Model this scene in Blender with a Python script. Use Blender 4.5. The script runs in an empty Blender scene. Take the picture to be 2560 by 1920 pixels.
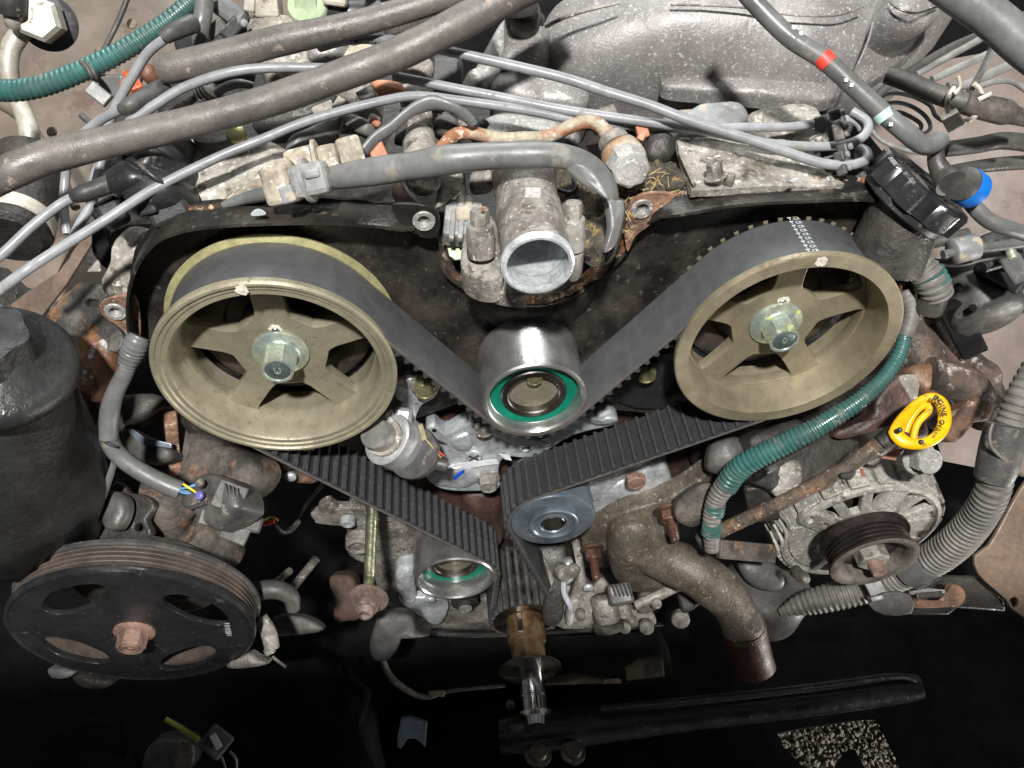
import bpy, bmesh, math, random
from mathutils import Vector, Matrix, noise
random.seed(7)
PI = math.pi
S = 0.01                      # builders below work in centimetres
scene = bpy.context.scene

# ---------------------------------------------------------------- camera
FPX = 1929.6
PITCH, YAW, ROLL = .8071, -.1061, .0193
CAM = Vector((-5.70, -37.60, 37.30))
Rz = Matrix.Rotation(YAW, 3, 'Z')
dv = Rz @ Vector((0, math.cos(PITCH), -math.sin(PITCH)))
uv0 = Rz @ Vector((0, math.sin(PITCH), math.cos(PITCH)))
rv0 = Rz @ Vector((1, 0, 0))
rv = math.cos(ROLL)*rv0 + math.sin(ROLL)*uv0
uv = -math.sin(ROLL)*rv0 + math.cos(ROLL)*uv0
cam_data = bpy.data.cameras.new("camera")
cam_data.sensor_width = 36.0
cam_data.lens = FPX/2560*36.0
cam_data.clip_start = 0.02
cam_data.clip_end = 60
cam = bpy.data.objects.new("camera", cam_data)
scene.collection.objects.link(cam)
M = Matrix((rv, uv, -dv)).transposed().to_4x4()
M.translation = CAM*S
cam.matrix_world = M
scene.camera = cam

# ---------------------------------------------------------------- world, lamps, exposure
world = bpy.data.worlds.new("World"); scene.world = world
world.use_nodes = True
bg = world.node_tree.nodes["Background"]
bg.inputs[0].default_value = (0.92, 0.96, 1.0, 1)
bg.inputs[1].default_value = 0.10
scene.view_settings.view_transform = 'Standard'
scene.view_settings.look = 'None'
scene.view_settings.exposure = 0.12
scene.view_settings.gamma = 1.0

def lamp(name, kind, loc, target, power, color=(1, 1, 1), sx=.1, sy=.1, **kw):
    l = bpy.data.lights.new(name, kind)
    l.energy = power; l.color = color
    if kind == 'AREA':
        l.shape = 'RECTANGLE'; l.size = sx; l.size_y = sy
    if kind == 'SPOT':
        l.shadow_soft_size = sx; l.spot_size = math.radians(kw.get('cone', 70)); l.spot_blend = kw.get('blend', .3)
    o = bpy.data.objects.new(name, l); scene.collection.objects.link(o)
    a = Vector(loc)*S; b = Vector(target)*S
    o.location = a
    o.rotation_euler = (b-a).to_track_quat('-Z', 'Y').to_euler()
    return o
lamp("work_lamp", 'SPOT', (-16, -86, 131), (0, 2, 0), 190, (1, .985, .95), sx=.045, cone=84, blend=.4)
for k, x in enumerate((-14, 30)):
    lamp("tube_lamp", 'AREA', (x, 95, 125), (x*.3, 0, 0), 9, (.96, 1, .98), sx=.10, sy=1.3)
lamp("rear_reflection_fill", 'AREA', (0, 175, 185), (0, 0, 0), 14, (1, .99, .97), sx=3.4, sy=1.6)  # added soft fill from behind, for the steel to reflect
lamp("gravel_fill", 'AREA', (150, -60, -72), (45, 10, -95), 20, (1, .95, .9), sx=.4, sy=.15)  # added low fill that brightens the gravel

# ---------------------------------------------------------------- pixel <-> place helpers
def ray(px, py):
    return dv + rv*((px-1280)/FPX) - uv*((py-960)/FPX)
def D(px, py, d):
    return CAM + ray(px, py)*d
def U(px, py, y):
    v = ray(px, py); return CAM + v*((y-CAM.y)/v.y)
def ZP(px, py, z):
    v = ray(px, py); return CAM + v*((z-CAM.z)/v.z)
ZM = {'f': (0, 0, 1), 'o': (0, 0, .8641), 'z1': (0, 0, 2.572), 'z2': (850, 0, 2.572), 'z3': (1700, 0, 2.572),
      'z4': (0, 600, 2.572), 'z5': (850, 600, 2.572), 'z6': (1700, 600, 2.572),
      'b1': (0, 1240, 2.4395), 'b2': (850, 1200, 2.3047), 'b3': (1700, 1200, 2.3047),
      'c2': (1150, 1250, 2.765), 'c3': (1900, 1100, 3.949), 'c4': (550, 0, 3.687), 'c5': (400, 1050, 2.765), 'c6': (1450, 1150, 2.91)}
def q(zone, s):
    """'x,y[,depth[,width]] ...' in a zone's coordinates -> list of tuples, x y in full pixels"""
    ox, oy, k = ZM[zone]; out = []
    for t in s.split():
        v = [float(a) for a in t.split(',')]
        out.append((ox+v[0]/k, oy+v[1]/k) + tuple(v[2:3]) + tuple(a/k for a in v[3:4]))
    return out

# ---------------------------------------------------------------- materials
MATS = {}
def mat(name, c, c2=None, rough=.5, metal=0.0, scale=45, fine=420, bump=.25, spots=None, rust=None, contrast=(.42, .6), coat=0, grime=None, spec=.5):
    if name in MATS: return MATS[name]
    m = bpy.data.materials.new(name); m.use_nodes = True
    nt = m.node_tree; N = nt.nodes; L = nt.links
    b = N["Principled BSDF"]
    tc = N.new("ShaderNodeTexCoord")
    def nz(sc, det=5, ro=.6, off=0):
        n = N.new("ShaderNodeTexNoise"); n.inputs['Scale'].default_value = sc
        n.inputs['Detail'].default_value = det; n.inputs['Roughness'].default_value = ro
        if off:
            mp = N.new("ShaderNodeMapping"); mp.inputs['Location'].default_value = (off, off*.7, off*1.3)
            L.new(tc.outputs['Object'], mp.inputs[0]); L.new(mp.outputs[0], n.inputs['Vector'])
        else:
            L.new(tc.outputs['Object'], n.inputs['Vector'])
        return n.outputs['Fac']
    def ramp(src, a, bb):
        r = N.new("ShaderNodeMapRange"); r.inputs[1].default_value = a; r.inputs[2].default_value = bb
        L.new(src, r.inputs[0]); return r.outputs[0]
    def mix(f, A, B, mode='MIX'):
        x = N.new("ShaderNodeMix"); x.data_type = 'RGBA'; x.blend_type = mode
        if isinstance(f, float): x.inputs[0].default_value = f
        else: L.new(f, x.inputs[0])
        for s, v in ((6, A), (7, B)):
            if isinstance(v, tuple): x.inputs[s].default_value = v+(1,) if len(v) == 3 else v
            else: L.new(v, x.inputs[s])
        return x.outputs[2]
    c2 = c2 or tuple(v*.6 for v in c)
    b.inputs['Specular IOR Level'].default_value = spec
    n1 = ramp(nz(scale), *contrast)
    col = mix(n1, c, c2)
    n2 = nz(fine, 3, .7, 3.1)
    g = N.new("ShaderNodeMapRange"); g.inputs[1].default_value = .3; g.inputs[2].default_value = .7
    fa = min(1, max(.12, bump*1.8)); g.inputs[3].default_value = 1-.26*fa; g.inputs[4].default_value = 1+.24*fa; L.new(n2, g.inputs[0])
    cg = N.new("ShaderNodeCombineColor")
    for i in range(3): L.new(g.outputs[0], cg.inputs[i])
    col = mix(1.0, col, cg.outputs[0], 'MULTIPLY')
    va = .5 if spec > .3 else .2
    for sc_, of_, am_ in ((scale*.33, 23.0, .20), (scale*4.1, 31.0, .16)):
        w_ = N.new("ShaderNodeMapRange"); w_.inputs[1].default_value = .34; w_.inputs[2].default_value = .66
        w_.inputs[3].default_value = 1-am_*va*2; w_.inputs[4].default_value = 1+am_*va; L.new(nz(sc_, 4, .65, of_), w_.inputs[0])
        cw = N.new("ShaderNodeCombineColor")
        for i in range(3): L.new(w_.outputs[0], cw.inputs[i])
        col = mix(1.0, col, cw.outputs[0], 'MULTIPLY')
    rg = N.new("ShaderNodeMapRange"); rg.inputs[1].default_value = .3; rg.inputs[2].default_value = .7
    rg.inputs[3].default_value = max(.03, rough-.15); rg.inputs[4].default_value = min(1, rough+.18)
    L.new(nz(scale*1.7, 4, .6, 7.7), rg.inputs[0]); ro_out = rg.outputs[0]
    met_out = None
    for key, val in (('grime', grime), ('rust', rust), ('spots', spots)):
        if not val: continue
        cc, amt, sc = val[:3]
        f = ramp(nz(sc, 6, .7, {'grime': 11.3, 'rust': 5.5, 'spots': 17.1}[key]), .62-amt*.4, .70-amt*.4)
        if key == 'rust':
            cc2 = mix(ramp(nz(sc*3, 4, .7, 2.2), .4, .6), cc, tuple(v*.35 for v in cc))
            col = mix(f, col, cc2)
        else:
            col = mix(f, col, cc)
        x = N.new("ShaderNodeMix"); x.data_type = 'FLOAT'; L.new(f, x.inputs[0]); L.new(ro_out, x.inputs[2]); x.inputs[3].default_value = .8; ro_out = x.outputs[0]
        y = N.new("ShaderNodeMix"); y.data_type = 'FLOAT'; L.new(f, y.inputs[0])
        if met_out is None: y.inputs[2].default_value = metal
        else: L.new(met_out, y.inputs[2])
        y.inputs[3].default_value = 0.0; met_out = y.outputs[0]
    L.new(col, b.inputs['Base Color']); L.new(ro_out, b.inputs['Roughness'])
    if met_out is not None: L.new(met_out, b.inputs['Metallic'])
    else: b.inputs['Metallic'].default_value = metal
    if coat: b.inputs['Coat Weight'].default_value = coat; b.inputs['Coat Roughness'].default_value = .15
    if bump:
        ad = N.new("ShaderNodeMath"); ad.operation = 'ADD'
        L.new(n2, ad.inputs[0]); L.new(nz(scale*2.2, 5, .6, 1.7), ad.inputs[1])
        bp = N.new("ShaderNodeBump"); bp.inputs['Strength'].default_value = bump; bp.inputs['Distance'].default_value = .0012
        L.new(ad.outputs[0], bp.inputs['Height']); L.new(bp.outputs[0], b.inputs['Normal'])
    MATS[name] = m
    return m
RUST = (.33, .135, .05); DUST = (.36, .31, .25)
m_belt = mat("belt_rubber", (.085, .086, .090), (.072, .073, .077), .50, scale=25, fine=900, bump=.12, contrast=(.3, .7))
m_inner = mat("belt_fabric_gap_shade", (.018, .018, .020), (.026, .026, .028), .6, scale=300, fine=1500, bump=.5)  # fabric darkened, shade between the teeth put into the colour
m_tooth = mat("belt_fabric", (.036, .036, .039), (.056, .056, .058), .5, scale=300, fine=1500, bump=.5)
m_edge = mat("belt_cord", (.13, .095, .075), (.07, .065, .06), .8)
m_gold = mat("anodised_pulley", (.355, .320, .232), (.29, .26, .185), .40, .38, scale=22, fine=700, bump=.10, contrast=(.3, .7), grime=((.12, .09, .055), .12, 260))
m_gold2 = mat("anodised_pulley_stained", (.325, .28, .192), (.26, .222, .15), .42, .38, scale=22, fine=700, bump=.12, contrast=(.35, .65), grime=((.13, .095, .055), .10, 30))
m_yel = mat("yellow_zinc", (.52, .48, .25), (.42, .39, .21), .38, .5, fine=500, bump=.1)
m_brass = mat("brassy_zinc", (.40, .37, .20), (.24, .23, .13), .36, .7, scale=70, fine=400, bump=.25)
m_zinc = mat("zinc_bolt", (.58, .62, .49), (.42, .50, .46), .34, .65, scale=90, fine=500, bump=.12, spots=((.50, .60, .10), .03, 110))
m_zincd = mat("zinc_bolt_face", (.20, .27, .25), (.14, .18, .18), .4, .6, fine=800, bump=.2)
m_steel = mat("brushed_steel", (.60, .59, .58), (.50, .49, .48), .27, .88, scale=18, fine=800, bump=.05)
m_dsteel = mat("dark_steel", (.22, .21, .19), (.13, .12, .11), .38, 1, scale=40, fine=500, bump=.1)
m_chrome = mat("chrome", (.85, .86, .88), (.7, .7, .72), .1, 1, fine=200, bump=.02)
m_green = mat("green_seal", (0.0, .20, .125), (0.0, .16, .10), .33, fine=300, bump=.03)
m_cover = mat("cover_black", (.014, .013, .012), (.045, .038, .030), .34, scale=24, fine=260, bump=.35, contrast=(.42, .72), grime=((.085, .068, .05), .13, 70))
m_coverin = mat("cover_greasy", (.012, .011, .0105), (.052, .044, .036), .30, scale=30, fine=260, bump=.4, contrast=(.38, .66), spots=((.10, .085, .07), .05, 160))
m_coverrust = mat("cover_rusty_edge", (.30, .13, .06), (.05, .03, .02), .8, scale=60, fine=300, bump=.8, contrast=(.40, .52), spots=((.45, .33, .22), .2, 170))
m_rust = mat("rust", (.30, .16, .10), (.14, .085, .06), .85, scale=60, fine=280, bump=.8, spots=((.5, .36, .25), .14, 150))
m_rustmild = mat("rusty_steel", (.135, .115, .10), (.050, .043, .037), .7, .2, scale=45, fine=280, bump=.6, rust=((.24, .14, .09), .16, 50))
m_rustpink = mat("rusty_bolt", (.27, .165, .13), (.15, .09, .07), .7, scale=90, fine=300, bump=.5)
m_cast = mat("cast_aluminium", (.40, .385, .37), (.27, .26, .25), .5, .25, scale=28, fine=380, bump=.35, spots=((.66, .64, .60), .14, 420))
m_castwarm = mat("cast_aluminium_grey", (.33, .312, .305), (.22, .205, .20), .45, .3, scale=14, fine=520, bump=.35, contrast=(.35, .65), spots=((.47, .46, .445), .14, 380), grime=((.17, .155, .145), .22, 26))
m_castdirty = mat("dirty_aluminium", (.30, .28, .25), (.15, .13, .115), .58, .2, scale=40, fine=300, bump=.45, spots=((.50, .47, .42), .12, 260), grime=((.09, .07, .05), .18, 60))
m_castdust = mat("dusty_casting", (.38, .35, .31), (.24, .215, .18), .75, .05, scale=35, fine=250, bump=.8, spots=((.55, .52, .47), .16, 160), grime=((.08, .065, .05), .2, 45))
m_castclean = mat("clean_aluminium", (.70, .73, .75), (.46, .49, .51), .32, .45, scale=40, fine=300, bump=.45)
m_tan = mat("brown_casting", (.165, .138, .108), (.095, .075, .055), .48, .3, scale=38, fine=420, bump=.6, spots=((.30, .26, .21), .08, 200), grime=((.06, .05, .038), .2, 30))
m_dark = mat("grimy_black_iron", (.030, .027, .025), (.060, .052, .045), .5, .1, scale=30, fine=200, bump=.8)
m_block = mat("oily_block", (.020, .017, .016), (.075, .035, .025), .55, scale=22, fine=160, bump=.8, contrast=(.5, .75))
m_blockred = mat("red_brown_block", (.085, .042, .032), (.03, .02, .018), .5, scale=25, fine=220, bump=.7)
m_black = mat("black_plastic", (.020, .020, .022), (.03, .03, .031), .38, fine=500, bump=.12, grime=((.10, .085, .07), .1, 90))
m_blackdust = mat("dusty_black_plastic", (.045, .044, .043), (.085, .08, .074), .5, scale=45, fine=400, bump=.2, grime=((.20, .17, .14), .1, 80))
m_gloss = mat("gloss_black_paint", (.016, .0165, .0185), (.026, .026, .028), .24, scale=30, fine=500, bump=.10, grime=((.06, .055, .05), .03, 120))
m_void = mat("black_underbody_and_shade", (.004, .004, .0045), (.008, .007, .007), .8, scale=15, fine=160, bump=.5, spec=.15)  # near-black parts, with deep shade put into the colour
m_voidred = mat("dark_brown_underbody", (.010, .005, .0045), (.005, .005, .005), .8, scale=8, fine=160, bump=.4, spec=.2)
m_wire = mat("grey_wire", (.29, .295, .31), (.23, .232, .24), .38, scale=30, fine=300, bump=.06, contrast=(.4, .65), grime=((.20, .19, .17), .06, 90))
m_wiredull = mat("grey_wire_dirty", (.24, .235, .225), (.17, .165, .155), .6, scale=40, fine=300, bump=.25)
m_hose = mat("weathered_rubber", (.150, .133, .120), (.095, .084, .078), .46, scale=34, fine=500, bump=.30, contrast=(.35, .68), spots=((.34, .27, .22), .035, 70))
m_hosegrey = mat("grey_vinyl", (.155, .157, .158), (.115, .112, .105), .38, scale=25, fine=300, bump=.12, contrast=(.4, .65), grime=((.20, .18, .15), .10, 45))
m_hosedark = mat("dark_rubber", (.055, .052, .05), (.085, .078, .07), .5, scale=40, fine=350, bump=.3)
m_teal = mat("teal_loom", (.040, .130, .120), (.050, .110, .102), .34, scale=35, fine=300, bump=.06, grime=((.16, .16, .14), .1, 60))
m_loomgrey = mat("dusty_loom", (.20, .185, .165), (.13, .12, .11), .55, scale=30, fine=250, bump=.2)
m_taupe = mat("taupe_body_paint", (.225, .178, .142), (.17, .132, .104), .5, scale=12, fine=500, bump=.10, contrast=(.35, .7), grime=((.13, .09, .07), .12, 18))
m_pinkp = mat("dusty_pink_paint", (.25, .19, .162), (.185, .138, .115), .5, scale=10, fine=500, bump=.08, contrast=(.35, .7), grime=((.15, .11, .09), .10, 16))
m_whitish = mat("whitish_tube", (.62, .58, .50), (.45, .41, .35), .42, .3, scale=35, fine=350, bump=.15, contrast=(.45, .7), grime=((.22, .16, .12), .12, 90))
m_beige = mat("dusty_beige_plastic", (.40, .345, .275), (.27, .23, .18), .7, scale=50, fine=260, bump=.45, spots=((.72, .67, .6), .14, 120))
m_greyplas = mat("grey_plastic", (.27, .28, .285), (.20, .20, .20), .5, scale=40, fine=400, bump=.15, grime=((.40, .34, .27), .2, 80))
m_palegreen = mat("pale_green_plastic", (.42, .50, .33), (.36, .44, .28), .45, fine=400, bump=.1)
m_white = mat("white_paint_mark", (.74, .70, .60), (.60, .54, .46), .6, scale=150, fine=400, bump=.4)
m_print = mat("white_print", (.62, .68, .70), (.5, .56, .58), .6, fine=900, bump=.02)
m_red = mat("red_tape", (.75, .05, .03), (.65, .06, .04), .5, bump=.05)
m_cyan = mat("pale_cyan_tape", (.42, .62, .58), (.38, .55, .52), .5, bump=.05)
m_blue = mat("blue_band", (.005, .13, .50), (.005, .11, .44), .35, bump=.03)
m_bluemark = mat("blue_ink", (.01, .10, .75), (.01, .08, .6), .5, bump=.05)
m_yellow = mat("yellow_plastic", (.83, .49, .004), (.74, .42, .004), .36, fine=300, bump=.04, grime=((.25, .13, .01), .09, 120))
m_orange = mat("orange_plastic", (.50, .22, .13), (.40, .16, .09), .5, bump=.1)
m_orangeb = mat("bright_orange", (.55, .10, .03), (.45, .08, .03), .4, bump=.1)
m_straw = mat("straw", (.45, .33, .14), (.3, .2, .09), .7, bump=.2)
m_moss = mat("matted_debris", (.10, .085, .06), (.045, .04, .03), .9, scale=110, fine=500, bump=1.2, spots=((.30, .20, .07), .12, 90))
m_gravel = mat("gravel_stone", (.40, .37, .31), (.20, .18, .15), .95, scale=90, fine=500, bump=.6, spec=.1, contrast=(.4, .6))
m_soil = mat("soil", (.22, .19, .145), (.13, .11, .085), .9, bump=.6)
m_hosered = mat("red_brown_rubber", (.10, .030, .022), (.05, .022, .018), .5, scale=35, fine=300, bump=.4)
m_cream = mat("cream_rubber_edge", (.34, .29, .17), (.2, .16, .1), .6, bump=.4)
m_bluegrey = mat("blue_grey_steel", (.22, .265, .31), (.15, .18, .215), .34, .5, scale=30, fine=500, bump=.08)
m_copper = mat("copper_wire", (.6, .18, .09), (.4, .1, .06), .4, .7, bump=.1)
m_wyel = mat("yellow_wire", (.75, .6, .05), (.6, .5, .05), .4, bump=.02)
m_wblue = mat("blue_wire", (.10, .30, .55), (.08, .2, .45), .4, bump=.02)
m_wred = mat("red_wire", (.5, .05, .03), (.35, .04, .03), .4, bump=.02)
m_violet = mat("violet_seal", (.16, .15, .42), (.12, .11, .32), .4, bump=.02)

# ---------------------------------------------------------------- object helpers
COL = scene.collection
ROOTS = []
def link_mesh(name, me, m, parent=None):
    o = bpy.data.objects.new(name, me); COL.objects.link(o)
    if m is not None and not me.materials: me.materials.append(m)
    if parent is not None: o.parent = parent
    return o
def thing(name, label, cat, group=None):
    o = bpy.data.objects.new(name, None); COL.objects.link(o)
    o.empty_display_size = .01
    o['label'] = label; o['category'] = cat
    if group: o['group'] = group
    ROOTS.append(o); return o
def tag(o, label, cat, group=None):
    o['label'] = label; o['category'] = cat
    if group: o['group'] = group
    return o
def struct(o, kind='structure'):
    o['kind'] = kind; return o
def mesh(name, vf, m, parent=None, ang=38):
    v, f = vf
    me = bpy.data.meshes.new(name)
    me.from_pydata([tuple(Vector(p)*S) for p in v], [], f)
    bm = bmesh.new(); bm.from_mesh(me)
    bmesh.ops.recalc_face_normals(bm, faces=bm.faces); bm.to_mesh(me); bm.free()
    if ang is not None:
        me.shade_smooth(); me.set_sharp_from_angle(angle=math.radians(ang))
    return link_mesh(name, me, m, parent)
def join(*vfs):
    V, F = [], []
    for v, f in vfs:
        n = len(V); V += list(v); F += [tuple(i+n for i in t) for t in f]
    return V, F
def frame(axis, hint=None):
    a = Vector(axis).normalized()
    h = Vector(hint) if hint is not None else (Vector((0, 0, 1)) if abs(a.z) < .9 else Vector((1, 0, 0)))
    e1 = (h - a*h.dot(a)).normalized(); e2 = a.cross(e1)
    return a, e1, e2
def lathe(prof, c, axis=(0, 1, 0), seg=72, rfun=None, closed=True):
    """prof: list of (radius, distance along axis)"""
    a, e1, e2 = frame(axis); c = Vector(c); V = []; F = []
    for (r_, t) in prof:
        for k in range(seg):
            th = 2*PI*k/seg; rr = r_*(rfun(th, t) if rfun else 1)
            V.append(c + a*t + (e1*math.cos(th) + e2*math.sin(th))*rr)
    n = len(prof)
    for i in range(n-1):
        for k in range(seg):
            k2 = (k+1) % seg
            F.append((i*seg+k, i*seg+k2, (i+1)*seg+k2, (i+1)*seg+k))
    if closed:
        for i in (0, n-1):
            j = 1 if i == 0 else n-2
            if prof[i][0] > 1e-6 and not (abs(prof[i][1]-prof[j][1]) < 1e-6): F.append(tuple(range(i*seg, i*seg+seg)))
    return V, F
def ringloop(prof, c, axis=(0, 1, 0), seg=72):
    """closed profile loop (hollow ring)"""
    V, F = lathe(prof, c, axis, seg, closed=False); n = len(prof)
    for k in range(seg):
        k2 = (k+1) % seg
        F.append(((n-1)*seg+k, (n-1)*seg+k2, k2, k))
    return V, F
def spline(P, step):
    out = []
    n = len(P)
    for i in range(n-1):
        p0 = P[max(0, i-1)]; p1 = P[i]; p2 = P[i+1]; p3 = P[min(n-1, i+2)]
        L = math.dist(p1[:3], p2[:3]); k = max(1, int(round(L/step)))
        for j in range(k):
            t = j/k
            out.append(tuple(.5*((2*b)+(-a+c)*t+(2*a-5*b+4*c-e)*t*t+(-a+3*b-3*c+e)*t**3) for a, b, c, e in zip(p0, p1, p2, p3)))
    out.append(tuple(P[-1])); return out
def sweep(P, seg=14, rib=None, flat=None, hollow=0, closed=False, wob=0, step=None, hint=None):
    """P: list of (x,y,z,r). rib=(pitch, depth). flat: f(t)->(sx,sy)"""
    if rib: step = rib[0]/4
    step = step or max(.18, min(p[3] for p in P)*.55)
    Q = spline(P, step) if not closed else spline(P+[P[0]], step)[:-1]
    n = len(Q); pts = [Vector(t[:3]) for t in Q]
    V = []; F = []; e1 = None; s = 0
    for i in range(n):
        if closed: tg = (pts[(i+1) % n]-pts[i-1]).normalized()
        else: tg = (pts[min(n-1, i+1)]-pts[max(0, i-1)]).normalized()
        if e1 is None or hint is not None:
            h = Vector(hint) if hint is not None else (Vector((0, 0, 1)) if abs(tg.z) < .9 else Vector((0, 1, 0)))
            e1 = h
        e1 = (e1-tg*e1.dot(tg)).normalized(); e2 = tg.cross(e1)
        rr = Q[i][3]
        if rib:
            ph = i % 4
            rr *= (1, 1, 1-rib[1], 1-rib[1])[ph]
        if wob: rr *= 1+wob*noise.noise(pts[i]*.45)
        fx, fy = flat(i/(n-1)) if flat else (1, 1)
        for k in range(seg):
            th = 2*PI*k/seg
            V.append(pts[i]+e1*math.cos(th)*rr*fx+e2*math.sin(th)*rr*fy)
    m_ = n if closed else n-1
    for i in range(m_):
        j = (i+1) % n
        for k in range(seg):
            k2 = (k+1) % seg
            F.append((i*seg+k, i*seg+k2, j*seg+k2, j*seg+k))
    if not closed:
        F.append(tuple(range(seg)))
        if hollow:
            base = len(V); tg = (pts[-1]-pts[-2]).normalized()
            dep = hollow*1.0; steps = [(hollow, 0), (hollow, -2.0)]
            R0 = Q[-1][3]
            for rf, off in ((.80, 0), (.76, -R0*1.6)):
                for k in range(seg):
                    v = V[(n-1)*seg+k]; cpt = pts[-1]
                    V.append(cpt+(v-cpt)*rf+tg*off)
            for k in range(seg):
                k2 = (k+1) % seg
                F.append(((n-1)*seg+k, (n-1)*seg+k2, base+k2, base+k))
                F.append((base+k, base+k2, base+seg+k2, base+seg+k))
            F.append(tuple(range(base+seg, base+2*seg)))
        else: F.append(tuple(range((n-1)*seg, n*seg)))
    return V, F
def pxp(pts):
    """[(px,py,d,wpx)] -> [(x,y,z,r)]"""
    out = []
    for (x, y, d, w) in pts:
        p = D(x, y, d); out.append((p.x, p.y, p.z, w*.5*d/FPX))
    return out
def tube(name, zone, s, m, parent=None, ang=None, **kw):
    if ang is None: ang = 30 if kw.get('rib') else 60
    return mesh(name, sweep(pxp(q(zone, s) if isinstance(s, str) else s), **kw), m, parent, ang=ang)
def box(c, ax, ay, az, hx, hy, hz):
    c = Vector(c); V = []
    for sx in (-1, 1):
        for sy in (-1, 1):
            for sz in (-1, 1): V.append(c+ax*hx*sx+ay*hy*sy+az*hz*sz)
    return V, [(0, 1, 3, 2), (4, 6, 7, 5), (0, 4, 5, 1), (2, 3, 7, 6), (0, 2, 6, 4), (1, 5, 7, 3)]
def bevel(o, w=.08, seg=2):
    md = o.modifiers.new("bevel", 'BEVEL'); md.width = w*S; md.segments = seg; md.limit_method = 'ANGLE'; md.angle_limit = math.radians(40)
    return o
def bar(name, p0, p1, w, h, m, parent=None, bev=.1, up=None):
    """rounded box from p0 to p1 (3D), width w, height h; 'up' normally toward the camera"""
    p0 = Vector(p0); p1 = Vector(p1); a = (p1-p0); L = a.length; a.normalize()
    u_ = Vector(up) if up is not None else (CAM-(p0+p1)/2)
    u_ = (u_-a*u_.dot(a)).normalized(); s = a.cross(u_)
    o = mesh(name, box((p0+p1)/2, a, s, u_, L/2, w/2, h/2), m, parent, ang=None)
    return bevel(o, bev) if bev else o
def cyl(name, p0, p1, r0, m, parent=None, r1=None, seg=32, ch=.08):
    p0 = Vector(p0); p1 = Vector(p1); L = (p1-p0).length; r1 = r0 if r1 is None else r1
    c = min(ch, r0*.3, L*.3)
    return mesh(name, lathe([(r0-c, 0), (r0, c), (r1, L-c), (r1-c, L)], p0, p1-p0, seg), m, parent, ang=50)
def hexbolt(name, c, axis, r, h, m, parent, face=None, rot=0, washer=None, wm=None, stud=None, dish=True):
    """axis points outward (toward the head's face)"""
    a, e1, e2 = frame(axis); c = Vector(c)
    V = []; F = []
    rings = [(1.0, 0), (1.0, h*.86), (.90, h), (.74, h)] + ([(.70, h-.08*r)] if dish else [])
    for rf, t in rings:
        for k in range(24):
            th = 2*PI*k/24+rot; hexr = math.cos(PI/6)/math.cos(((2*PI*k/24) % (PI/3))-PI/6)
            rr = r*(hexr if rf >= 1 else min(hexr, 1)*0+rf*math.cos(PI/6)/.866*(.96 if rf > .8 else 1))
            V.append(c+a*t+(e1*math.cos(th)+e2*math.sin(th))*rr)
    n = len(rings)
    for i in range(n-1):
        for k in range(24):
            k2 = (k+1) % 24; F.append((i*24+k, i*24+k2, (i+1)*24+k2, (i+1)*24+k))
    F.append(tuple(range(24)))
    if face is None: F.append(tuple(range((n-1)*24, n*24)))
    o = mesh(name, (V, F), m, parent, ang=25)
    if face is not None:
        mesh('face', lathe([(r*.70, h-.09*r), (r*.66, h-.06*r), (0, h-.06*r)], c, axis, 24), face, o)
    if washer:
        wr, wh = washer
        mesh('washer', lathe([(wr*.96, -wh), (wr, -wh*.8), (wr, -wh*.25), (wr*.93, 0), (r*1.02, wh*.22), (r*.8, wh*.22)], c, axis, 48), wm or m, parent)
    if stud:
        sr, sh = stud
        pf = [(sr, 0)]
        t = h
        while t < h+sh-.1:
            pf += [(sr, t), (sr*.86, t+.07)]; t += .14
        pf += [(sr*.8, h+sh), (sr*.6, h+sh)]
        mesh('stud', lathe(pf, c, axis, 20), wm or m, parent)
    return o
def plane_y(y): return (Vector((0, y, 0)), Vector((1, 0, 0)), Vector((0, 0, 1)), Vector((0, -1, 0)))
def plane_c(px, py, d, tx=0, ty=0):
    """plane facing the camera through a point; tx, ty tilt it about the picture's x / y directions (degrees)"""
    o = D(px, py, d)
    Rm = Matrix.Rotation(math.radians(tx), 3, rv) @ Matrix.Rotation(math.radians(ty), 3, uv)
    return (o, Rm@rv, Rm@uv, Rm@(-dv))
def hit(pl, px, py):
    o, ex, ey, n = pl; v = ray(px, py); t = (o-CAM).dot(n)/v.dot(n); p = CAM+v*t-o
    return (p.dot(ex), p.dot(ey))
def curve_mesh(polys, thick, bev):
    cu = bpy.data.curves.new("c", 'CURVE'); cu.dimensions = '2D'; cu.fill_mode = 'BOTH'
    cu.extrude = max(1e-5, (thick/2-bev))*S; cu.bevel_depth = bev*S; cu.bevel_resolution = 1; cu.offset = -bev*S
    for P in polys:
        sp = cu.splines.new('POLY'); sp.points.add(len(P)-1); sp.use_cyclic_u = True
        for i, p in enumerate(P): sp.points[i].co = (p[0]*S, p[1]*S, 0, 1)
    ob = bpy.data.objects.new("c", cu)
    me = bpy.data.meshes.new_from_object(ob)
    bpy.data.objects.remove(ob); bpy.data.curves.remove(cu)
    return me
def smooth_poly(P, k=3):
    n = len(P); out = []
    for i in range(n):
        a, b, c, e = P[i-1], P[i], P[(i+1) % n], P[(i+2) % n]
        for j in range(k):
            t = j/k
            out.append(tuple(.5*((2*b[m])+(-a[m]+c[m])*t+(2*a[m]-5*b[m]+4*c[m]-e[m])*t*t+(-a[m]+3*b[m]-3*c[m]+e[m])*t**3) for m in (0, 1)))
    return out
def slab2(name, polys, pl, thick, m, parent=None, bev=.08, front=True, ang=35):
    me = curve_mesh(polys, thick, bev)
    o, ex, ey, n = pl
    T = Matrix((ex, ey, ex.cross(ey))).transposed().to_4x4()
    T.translation = (o - n*(thick/2 if front else -thick/2))*S
    me.transform(T); me.name = name
    if ang: me.shade_smooth(); me.set_sharp_from_angle(angle=math.radians(ang))
    return link_mesh(name, me, m, parent)
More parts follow.
